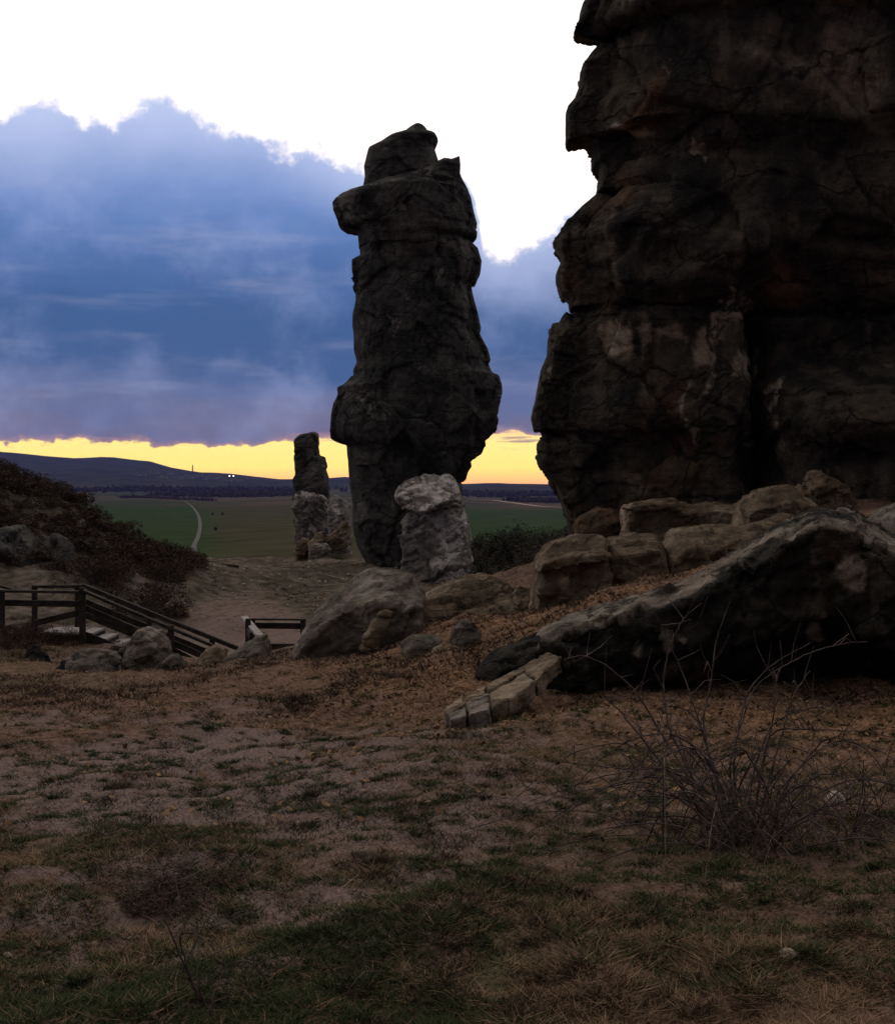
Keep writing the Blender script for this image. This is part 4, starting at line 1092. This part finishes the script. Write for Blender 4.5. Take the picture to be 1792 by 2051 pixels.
canes = [zc(p, YR) for p in [
    [(1330, 1400), (1150, 1240), (1020, 1190), (720, 1150, -.1), (500, 1200, -.25), (300, 1290, -.4), (100, 1410, -.5)],
    [(1060, 1230), (980, 900), (870, 710), (720, 630), (550, 660), (400, 750), (270, 900)],
    [(1050, 1220), (980, 1120), (850, 960), (620, 905), (540, 915), (400, 990)],
    [(1040, 1210), (850, 1030), (640, 1030), (520, 1060), (410, 1110)],
    [(1040, 1210), (960, 930), (830, 890), (720, 800), (500, 810), (200, 770)],
    [(1060, 1230), (1000, 800, .2), (1060, 600, .3), (1120, 420, .4), (1240, 330, .4), (1400, 250, .4), (1550, 210, .4), (1660, 205, .4)],
    [(1050, 1210), (1020, 760, .2), (1090, 430, .3), (1220, 300, .3), (1390, 210, .3)],
    [(1070, 1230), (1120, 800, .2), (1200, 600, .3), (1290, 545, .3), (1410, 510, .3), (1490, 530, .3), (1610, 630, .3)],
    [(1080, 1230), (1180, 720, .2), (1220, 540, .2), (1230, 350, .3), (1260, 320, .3)],
    [(1040, 1210), (870, 610, .3), (920, 400, .3), (940, 200, .4), (1010, 10, .4)],
    [(1030, 1210), (720, 640, .2), (690, 400, .3), (720, 230, .3), (790, 90, .3), (880, 20, .3)],
    [(1040, 1220), (900, 700, .2), (850, 540, .2), (780, 330, .3), (650, 60, .3)],
    [(1030, 1210), (640, 560, .3), (560, 430, .3), (420, 310, .3), (310, 265, .3), (220, 290, .3)],
    [(1020, 1200), (560, 620, .1), (470, 510, .1), (400, 450, .1)],
    [(1060, 1220), (860, 560, .4), (760, 505, .4), (660, 520, .4)],
    [(1090, 1230), (1180, 660, .1), (1250, 615, .1), (1400, 620, .1), (1640, 625, .1), (1790, 660, .1)],
    [(1090, 1240), (1300, 470, .2), (1390, 340, .2)],
    [(1100, 1240), (1400, 830, .1), (1520, 830, .1), (1600, 890, 0)],
    [(1110, 1240), (1180, 1190), (1260, 920), (1200, 880), (1130, 910)],
]]
thorn_bush('thorn_bush', rb, 'large bare thorny bush with long arching canes in front of the ridge', canes, 60, 0.62, 0.8, 500)
rb2 = hit(1705, 1680)
Y2 = rb2[1]
thorn_bush('thorn_bush', rb2, 'small bare thorny bush next to a pale round stone, beside the large bush', [zc(p, Y2) for p in [
    [(1575, 1140), (1610, 1050), (1650, 940), (1640, 860), (1500, 820)], [(1580, 1140), (1660, 980), (1740, 880), (1790, 850)],
    [(1570, 1140), (1540, 1040), (1450, 1010)], [(1580, 1140), (1690, 1010), (1790, 930)], [(1585, 1140), (1640, 900), (1640, 760)]]], 8, 0.4, 0.35, 600, 0.005, 4)
rb3 = hit(560, 2020)
Y3 = rb3[1]
zt = lambda pts: [P(a_ * 0.4182 * 0.7, 1611 + b_ * 0.2928, Y3) for a_, b_ in pts]
thorn_bush('bare_sapling', rb3, 'thin dark bare sapling in the green grass', [zt(p) for p in [
    [(1420, 1400), (1330, 1250), (1280, 1180), (1100, 1150)], [(1400, 1360), (1360, 1260), (1365, 1100), (1360, 1040)], [(1340, 1280), (1160, 850), (1080, 700)], [(1330, 1260), (1210, 880), (1340, 880), (1440, 960)]]], 3, 0.25, 0.2, 650, 0.004, 3)

# ------------------------------------------------------------------ grass, litter, stones
def blades(name, mat, xy, hgt, wid, lean, seed, label, cat, zoff=-0.005):
    r = np.random.default_rng(seed)
    n = len(xy)
    z = terrain(xy[:, 0], xy[:, 1]) + zoff
    az = r.uniform(0, 6.283, n)
    h = hgt * r.uniform(0.45, 1.25, n); w = 1.25 * wid * r.uniform(0.6, 1.3, n)
    ld = r.uniform(0, 6.283, n); ll = h * lean * r.uniform(0.2, 1.4, n)
    base = np.stack([xy[:, 0], xy[:, 1], z], 1)
    side = np.stack([np.cos(az), np.sin(az), np.zeros(n)], 1) * w[:, None] * 0.5
    dirv = np.stack([np.cos(ld), np.sin(ld), np.zeros(n)], 1)
    tip = base + dirv * ll[:, None]; tip[:, 2] += h * np.clip(1 - 0.25 * lean, 0.3, 1)
    V = np.stack([base - side, base + side, tip], 1).reshape(-1, 3)
    Fc = np.arange(3 * n).reshape(-1, 3)
    me = mesh_np(name, V, Fc, False)
    fattr(me, 'tint', np.repeat(np.clip(r.normal(0.45, 0.25, n), 0, 1), 3))
    o = link(name, me, M[mat])
    o['label'] = label; o['category'] = cat; o['kind'] = 'stuff'
    return o
def scatter(n, y0, y1, seed, margin=120):
    """points spread so that the nearer ground gets more of them"""
    r = np.random.default_rng(seed)
    y = np.exp(r.uniform(math.log(y0), math.log(y1), n))
    n2 = int(n * 0.42)                     # thinner beyond the sides of the frame
    px = np.concatenate([r.uniform(-margin, 1792 + margin, n), np.where(r.random(n2) < 0.5, r.uniform(-1000, -margin, n2), r.uniform(1792 + margin, 2800, n2))])
    y = np.concatenate([y, np.exp(r.uniform(math.log(y0), math.log(y1), n2))])
    return np.stack([(px - CX) / F * y, y], 1)
def keep_by(xy, prob, seed):
    r = np.random.default_rng(seed)
    return xy[r.uniform(0, 1, len(xy)) < prob]
def clumpy(xy, scale, seed, lo, hi):
    p = np.stack([xy[:, 0], xy[:, 1], np.zeros(len(xy))], 1)
    return smooth(fbm(p * scale, 3, seed), lo, hi)
def tussocks(n_t, per, y0, y1, seed, rad=0.06, cond=None):
    r = np.random.default_rng(seed)
    c = scatter(n_t, y0, y1, seed)
    if cond is not None:
        c = c[cond(c)]
    k = np.repeat(np.arange(len(c)), per)
    sz = r.uniform(0.5, 1.6, len(c))[k]
    return c[k] + r.normal(size=(len(k), 2)) * (rad * sz)[:, None]
def sg(xy):
    return zone_fields(xy[:, 0], xy[:, 1])
xy = scatter(330000, 3.6, 12, 301)
s_, l_, g_, p_ = sg(xy)
xy = keep_by(xy, np.clip(g_ * 1.1 * clumpy(xy, 2.4, 61, -0.25, 0.3) + 0.02, 0, 1), 302)
blades('green_grass', 'grass_green', xy, 0.036, 0.0042, 1.2, 303, 'short dark green grass on the near ground', 'grass')
xy = scatter(520000, 3.6, 16, 311)
s_, l_, g_, p_ = sg(xy)
pr = 0.75 * (1 - 0.85 * s_) * (1 - 0.4 * g_) * (0.3 + 0.7 * clumpy(xy, 2.6, 63, -0.45, 0.35))
xy = keep_by(xy, np.clip(pr, 0, 0.9), 312)
blades('dry_grass', 'grass_dry', xy, 0.040, 0.0042, 1.8, 313, 'matted dry brown grass on the near slope', 'grass')
xy = tussocks(3400, 70, 4.0, 18, 321, 0.030, lambda c: (sg(c)[0] + 0.5 * clumpy(c, 0.8, 67, -0.4, 0.4) > 0.30))
blades('grass_tufts', 'grass_green', xy, 0.042, 0.0055, 1.4, 323, 'dark green grass tufts dotted over the sandy ground', 'grass')
xy = tussocks(4600, 24, 12, 56, 331, 0.09, lambda c: sg(c)[3] < 0.5)
blades('slope_grass', 'grass_dry', xy, 0.07, 0.012, 1.7, 333, 'thin dry grass on the middle slope', 'grass')
xy = tussocks(4200, 26, 13, 48, 341, 0.12, lambda c: (sg(c)[3] < 0.4) & (clumpy(c, 0.45, 69, -0.3, 0.3) > 0.45))
blades('slope_heath', 'heather', xy, 0.09, 0.015, 1.2, 343, 'dark heath tufts on the middle slope', 'heath')

xy = tussocks(1500, 60, 3.7, 11, 345, 0.05, lambda c: (sg(c)[2] < 0.75) & (clumpy(c, 0.7, 79, -0.2, 0.3) > 0.4))
blades('dead_tufts', 'grass_dry', xy, 0.055, 0.0045, 1.5, 346, 'rusty dead grass tufts on the near slope', 'grass')
xy = tussocks(420, 110, 3.7, 12, 347, 0.045, lambda c: clumpy(c, 0.9, 83, -0.1, 0.3) > 0.4)
blades('dark_tufts', 'heather', xy, 0.05, 0.005, 1.1, 348, 'blackish heath tufts on the near slope', 'heath')

def litter(name, n, y0, y1, size, seed, label):
    r = np.random.default_rng(seed)
    xy = scatter(n, y0, y1, seed)
    s_, l_, g_, p_ = sg(xy)
    xy = keep_by(xy, np.clip(l_ * 0.9 + 0.05, 0, 1) * (1 - p_), seed + 1)
    n = len(xy)
    c = np.stack([xy[:, 0], xy[:, 1], terrain(xy[:, 0], xy[:, 1]) + 0.012], 1)
    az = r.uniform(0, 6.283, n); s = size * r.uniform(0.5, 1.4, n)
    u = np.stack([np.cos(az), np.sin(az), r.normal(size=n) * 0.45], 1) * s[:, None]
    w = np.stack([-np.sin(az), np.cos(az), r.normal(size=n) * 0.45], 1) * s[:, None] * 0.6
    V = np.stack([c - u, c + w, c + u, c - w], 1).reshape(-1, 3); V[:, 2] += 0.004
    Fc = np.arange(4 * n).reshape(-1, 4)
    me = mesh_np(name, V, Fc, False)
    fattr(me, 'tint', np.repeat(r.uniform(0, 1, n) ** 1.6, 4))
    o = link(name, me, M['leaf']); o['label'] = label; o['category'] = 'leaves'; o['kind'] = 'stuff'
litter('fallen_leaves', 26000, 7, 24, 0.022, 351, 'brown fallen leaves scattered below the boulders')

def pebbles(name, n, y0, y1, size, seed, label):
    r = np.random.default_rng(seed)
    xy = scatter(n, y0, y1, seed)
    n = len(xy)
    c = np.stack([xy[:, 0], xy[:, 1], terrain(xy[:, 0], xy[:, 1])], 1)
    oc = np.array([(1, 0, 0), (0, 1, 0), (-1, 0, 0), (0, -1, 0), (0, 0, 0.7), (0, 0, -0.7)], float)
    V = c[:, None] + oc[None] * (size * r.uniform(0.4, 1.6, (n, 1, 1)) ** 1.5) * r.uniform(0.6, 1.3, (n, 6, 1))
    ft = np.array([(0, 1, 4), (1, 2, 4), (2, 3, 4), (3, 0, 4), (1, 0, 5), (2, 1, 5), (3, 2, 5), (0, 3, 5)])
    Fc = (np.arange(n)[:, None, None] * 6 + ft[None]).reshape(-1, 3)
    me = mesh_np(name, V.reshape(-1, 3), Fc, True)
    o = link(name, me, M['pebble']); o['label'] = label; o['category'] = 'gravel'; o['kind'] = 'stuff'
pebbles('gravel', 1100, 4, 22, 0.011, 361, 'small pale gravel bits scattered over the ground')
pebbles('rubble', 700, 26, 50, 0.05, 363, 'small stones scattered over the middle slope')

def stone(px, py, wpx, hpx, mat, label):
    x, y, z = hit(px, py + hpx * 0.3)
    Y = y; wpx *= 1.25; hpx *= 1.25; py -= hpx * 0.12
    boulder([(px - wpx / 2, py + hpx * 0.35), (px - wpx * 0.42, py - hpx * 0.2), (px - wpx * 0.15, py - hpx * 0.5), (px + wpx * 0.2, py - hpx * 0.45), (px + wpx * 0.45, py - hpx * 0.1), (px + wpx / 2, py + hpx * 0.35)],
            Y, wpx / F * Y * 0.9, mat, label, max(0.006, wpx / F * Y / 14), name='stone', cat='stone', size=0.1, amp=0.012, size2=0.05, amp2=0.004, fine=0.002)
stone(1671, 1604, 34, 24, 'pebble', 'pale round stone beside the small thorny bush')
stone(1575, 1914, 34, 22, 'pebble', 'white chip of stone alone in the rusty dry grass')
stone(1216, 1622, 22, 14, 'pebble', 'pinkish chip of stone under the outer canes of the large bush')
stone(358, 1812, 14, 22, 'pebble', 'upright pale chip of stone in the dark grass')
stone(190, 1895, 20, 16, 'pebble', 'small tan stone in the green grass')
stone(16, 1915, 16, 13, 'pebble', 'tiny white stone at the edge of the green grass')

# dark dead heath patch in the near grass
hp = hit(335, 1765)
place_shrub(heath_big, 'heath_patch', (hp[0], hp[1], hp[2] - 0.04), (0.62, 0.62, 0.26), 0.4, 'low dark brown heath patch in the near green grass', cat='heath')
hp = hit(745, 1735)
place_shrub(heath_big, 'grass_tussock', (hp[0], hp[1], hp[2] - 0.02), (0.15, 0.16, 0.16), 1.4, 'bushy dark tussock standing alone on the sandy ground', cat='tussock')

# ------------------------------------------------------------------ valley: footpath, hedges, woods, town
def strip(name, pts, widths, lift, mat):
    V, Fc = [], []
    pts = np.array(pts)
    t = np.linspace(0, len(pts) - 1, 60)
    c = np.stack([np.interp(t, np.arange(len(pts)), pts[:, k]) for k in range(2)], 1)
    for _ in range(8):
        c[1:-1] = .25 * c[:-2] + .5 * c[1:-1] + .25 * c[2:]
    w = np.interp(t, np.arange(len(pts)), widths)
    d = np.gradient(c, axis=0); d /= np.linalg.norm(d, axis=1)[:, None]
    nrm = np.stack([-d[:, 1], d[:, 0]], 1)
    L, R = c + nrm * w[:, None] / 2, c - nrm * w[:, None] / 2
    zl, zr = terrain(L[:, 0], L[:, 1]) + lift, terrain(R[:, 0], R[:, 1]) + lift
    for i in range(60):
        V += [(*L[i], zl[i]), (*R[i], zr[i])]
    for i in range(59):
        Fc.append((2 * i, 2 * i + 1, 2 * i + 3, 2 * i + 2))
    o = link(name, mesh_np(name, V, Fc), M[mat]); tag(o, kind='structure')
def far_hit(px, py):
    ys = np.exp(np.linspace(math.log(150), math.log(6500), 900))
    d = EYE - (py - HY) / F * ys - terrain((px - CX) / F * ys, ys, False)
    k = int(np.argmax(d < 0)) if (d < 0).any() else len(ys) - 1
    return ((px - CX) / F * ys[k], ys[k])
M['path'] = plain('sandy_footpath', (0.062, 0.058, 0.054), (0.10, 0.094, 0.086), 0.5, 0.95, bs=0)
M['track'] = plain('pale_field_track', (0.24, 0.17, 0.13), (0.34, 0.26, 0.20), 0.02, 0.95, bs=0)
fp = [far_hit(*q) for q in [(390, 1108), (388, 1095), (398, 1075), (402, 1052), (398, 1032), (386, 1015), (370, 1004)]]
strip('footpath', fp, [1.3, 1.4, 1.5, 1.7, 1.9, 1.9, 1.6], 0.2, 'path')
fp = [far_hit(*q) for q in [(940, 1001), (985, 1002), (1030, 1008), (1080, 1015), (1150, 1018)]]
strip('field_track', fp, [9, 9, 9, 9, 9], 0.5, 'track')
def far_woods(name, pts, n, w, h, leaf, seed, label, cat='woods', mat='woods', per=40):
    r = np.random.default_rng(seed)
    pts = np.array(pts); t = r.uniform(0, len(pts) - 1, n // per)
    c = np.stack([np.interp(t, np.arange(len(pts)), pts[:, k]) for k in range(2)], 1) + r.normal(size=(n // per, 2)) * w
    hh = h * r.uniform(0.5, 1.2, len(c))
    z = terrain(c[:, 0], c[:, 1], False)
    k = np.repeat(np.arange(len(c)), per); m = len(k)
    d = r.normal(size=(m, 3)); d /= np.linalg.norm(d, axis=1)[:, None]
    p = np.stack([c[k, 0], c[k, 1], z[k] + hh[k] * 0.5], 1) + d * (r.uniform(0.2, 1, m) ** 0.5)[:, None] * np.stack([hh[k] * 0.45, hh[k] * 0.45, hh[k] * 0.55], 1)
    a = r.normal(size=(m, 3)) * leaf; b = r.normal(size=(m, 3)) * leaf
    V = np.stack([p - a, p + b, p + a], 1).reshape(-1, 3)
    me = mesh_np(name, V, np.arange(3 * m).reshape(-1, 3), False); fattr(me, 'tint', np.repeat(r.uniform(0, 1, m), 3))
    o = link(name, me, M[mat]); o['label'] = label; o['category'] = cat; o['kind'] = 'stuff'
fh = far_hit
far_woods('hedge', [fh(240, 997), fh(300, 998), fh(360, 1001), fh(430, 1004)], 9000, 4, 4, 0.5, 401, 'dark hedge crossing the valley meadow', 'hedge')
far_woods('reddish_wood', [fh(360, 994), fh(430, 993), fh(500, 996), fh(590, 992)], 20000, 40, 9, 1.2, 402, 'reddish brown leafless wood beyond the footpath')
far_woods('far_wood', [fh(170, 985), fh(240, 984), fh(330, 983), fh(470, 984), fh(590, 984)], 18000, 70, 10, 1.7, 403, 'thin dark line of trees before the town')
far_woods('far_wood', [fh(930, 994), fh(1000, 993), fh(1060, 993), fh(1140, 994)], 16000, 60, 10, 1.7, 404, 'grey belt of trees beyond the field track')
far_woods('thicket', [fh(1030, 1004), fh(1080, 1006), fh(1140, 1008)], 7000, 14, 7, 1.0, 405, 'purple grey thicket beside the field track')
far_woods('meadow_bushes', [fh(436, 1030), fh(430, 1064)], 900, 2, 2.2, 0.16, 406, 'few dark bushes beside the footpath', per=300)
# town at the foot of the hills
M['plaster'] = plain('pale_plaster', (0.20, 0.19, 0.18), (0.30, 0.29, 0.27), 0.1, 0.9, bs=0)
M['roof'] = plain('dark_roof', (0.06, 0.045, 0.04), (0.10, 0.07, 0.06), 0.1, 0.9, bs=0)
r = np.random.default_rng(77)
def slope_y(px, py):
    return fh(px, py)
tb = [(px, 956 + r.uniform(-3, 5) + (px - 330) * 0.02) for px in np.linspace(270, 480, 22)]
for i, (px, py) in enumerate(tb):
    Y = r.uniform(4300, 5000); x = (px - CX) / F * Y; z = float(terrain([x], [Y])[0])
    w, d, h = r.uniform(10, 26), r.uniform(8, 12), r.uniform(5, 10)
    o = empty('town_house', (x, Y, z)); tag(o, 'tiny pale house in the far town under the hills', 'house', 'houses of the far town')
    bm = bmesh.new(); bmesh.ops.create_cube(bm, size=1)
    for v in bm.verts: v.co = Vector((v.co.x * w, v.co.y * d, (v.co.z + 0.5) * h - 1))
    me = bpy.data.meshes.new('wall'); bm.to_mesh(me); bm.free(); link('wall', me, M['plaster'], o)
    V = [(-w / 2 - .5, -d / 2 - .5, h - 0.9), (w / 2 + .5, -d / 2 - .5, h - 0.9), (w / 2 + .5, d / 2 + .5, h - 0.9), (-w / 2 - .5, d / 2 + .5, h - 0.9), (-w / 2, 0, h + 3), (w / 2, 0, h + 3)]
    me = bpy.data.meshes.new('roof'); me.from_pydata(V, [], [(0, 1, 5, 4), (2, 3, 4, 5), (0, 4, 3), (1, 2, 5), (3, 2, 1, 0)]); link('roof', me, M['roof'], o)
# tall mast against the afterglow
Y = 5200.0; x = (386 - CX) / F * Y; z0 = float(terrain([x], [Y])[0]); z1 = EYE + (HY - 931) / F * Y
o = empty('chimney', (x, Y, z0)); tag(o, 'tall thin chimney standing up against the sunset glow', 'chimney')
M['stack'] = plain('dark_stack', (0.05, 0.045, 0.045), (0.08, 0.07, 0.07), 0.1, 0.9, bs=0)
def cone(name, r0, r1, za, zb, mat, parent, seg=12):
    V = []
    for rr, zz_ in ((r0, za), (r1, zb)):
        V += [(rr * math.cos(6.283 * k / seg), rr * math.sin(6.283 * k / seg), zz_) for k in range(seg)]
    me = bpy.data.meshes.new(name)
    me.from_pydata(V, [], [(k, (k + 1) % seg, seg + (k + 1) % seg, seg + k) for k in range(seg)] + [tuple(range(seg, 2 * seg)), tuple(range(seg - 1, -1, -1))])
    return link(name, me, M[mat], parent)
cone('stack', 2.8, 1.6, -2, z1 - z0, 'stack', o); cone('rim', 2.1, 2.1, z1 - z0 - 3, z1 - z0 - 1.5, 'stack', o)
# two floodlights burning below the hills
lm, T, b = new_mat('lit_lamp')
b.inputs['Emission Color'].default_value = (1.0, 0.93, 0.8, 1); b.inputs['Emission Strength'].default_value = 9.0
M['lamp'] = lm
for px, lab in ((460, 'lit floodlight below the hills, the one on the town side'), (468, 'lit floodlight below the hills, the one on the pillar side')):
    Y = 2600.0; x = (px - CX) / F * Y; z0 = float(terrain([x], [Y])[0]); z1 = EYE + (HY - 954) / F * Y
    o = empty('floodlight', (x, Y, z0)); tag(o, lab, 'floodlight')
    cone('pole', 0.4, 0.25, -1, z1 - z0, 'stack', o); cone('lamp', 0.8, 0.8, z1 - z0, z1 - z0 + 1.5, 'lamp', o)

# ------------------------------------------------------------------ the evening air
def haze(density=4.0e-5):
    V = [(x, y, z) for z in (-40, 360) for x, y in ((-11900, -260), (11900, -260), (11900, 9400), (-11900, 9400))]
    me = bpy.data.meshes.new('haze')
    me.from_pydata(V, [], [(3, 2, 1, 0), (4, 5, 6, 7), (0, 1, 5, 4), (1, 2, 6, 5), (2, 3, 7, 6), (3, 0, 4, 7)])
    m = bpy.data.materials.new('haze'); m.use_nodes = True; m.node_tree.nodes.clear()
    T = NT(m.node_tree)
    v = T.n('ShaderNodeVolumePrincipled')
    v.inputs['Color'].default_value = (0.17, 0.25, 0.85, 1)
    v.inputs['Density'].default_value = density
    v.inputs['Anisotropy'].default_value = 0.0
    out = T.n('ShaderNodeOutputMaterial'); T.t.links.new(v.outputs[0], out.inputs['Volume'])
    o = link('haze', me, None); me.materials.append(m)
    tag(o, kind='stuff'); o['label'] = 'thin blue evening haze over the valley'; o['category'] = 'haze'
haze()
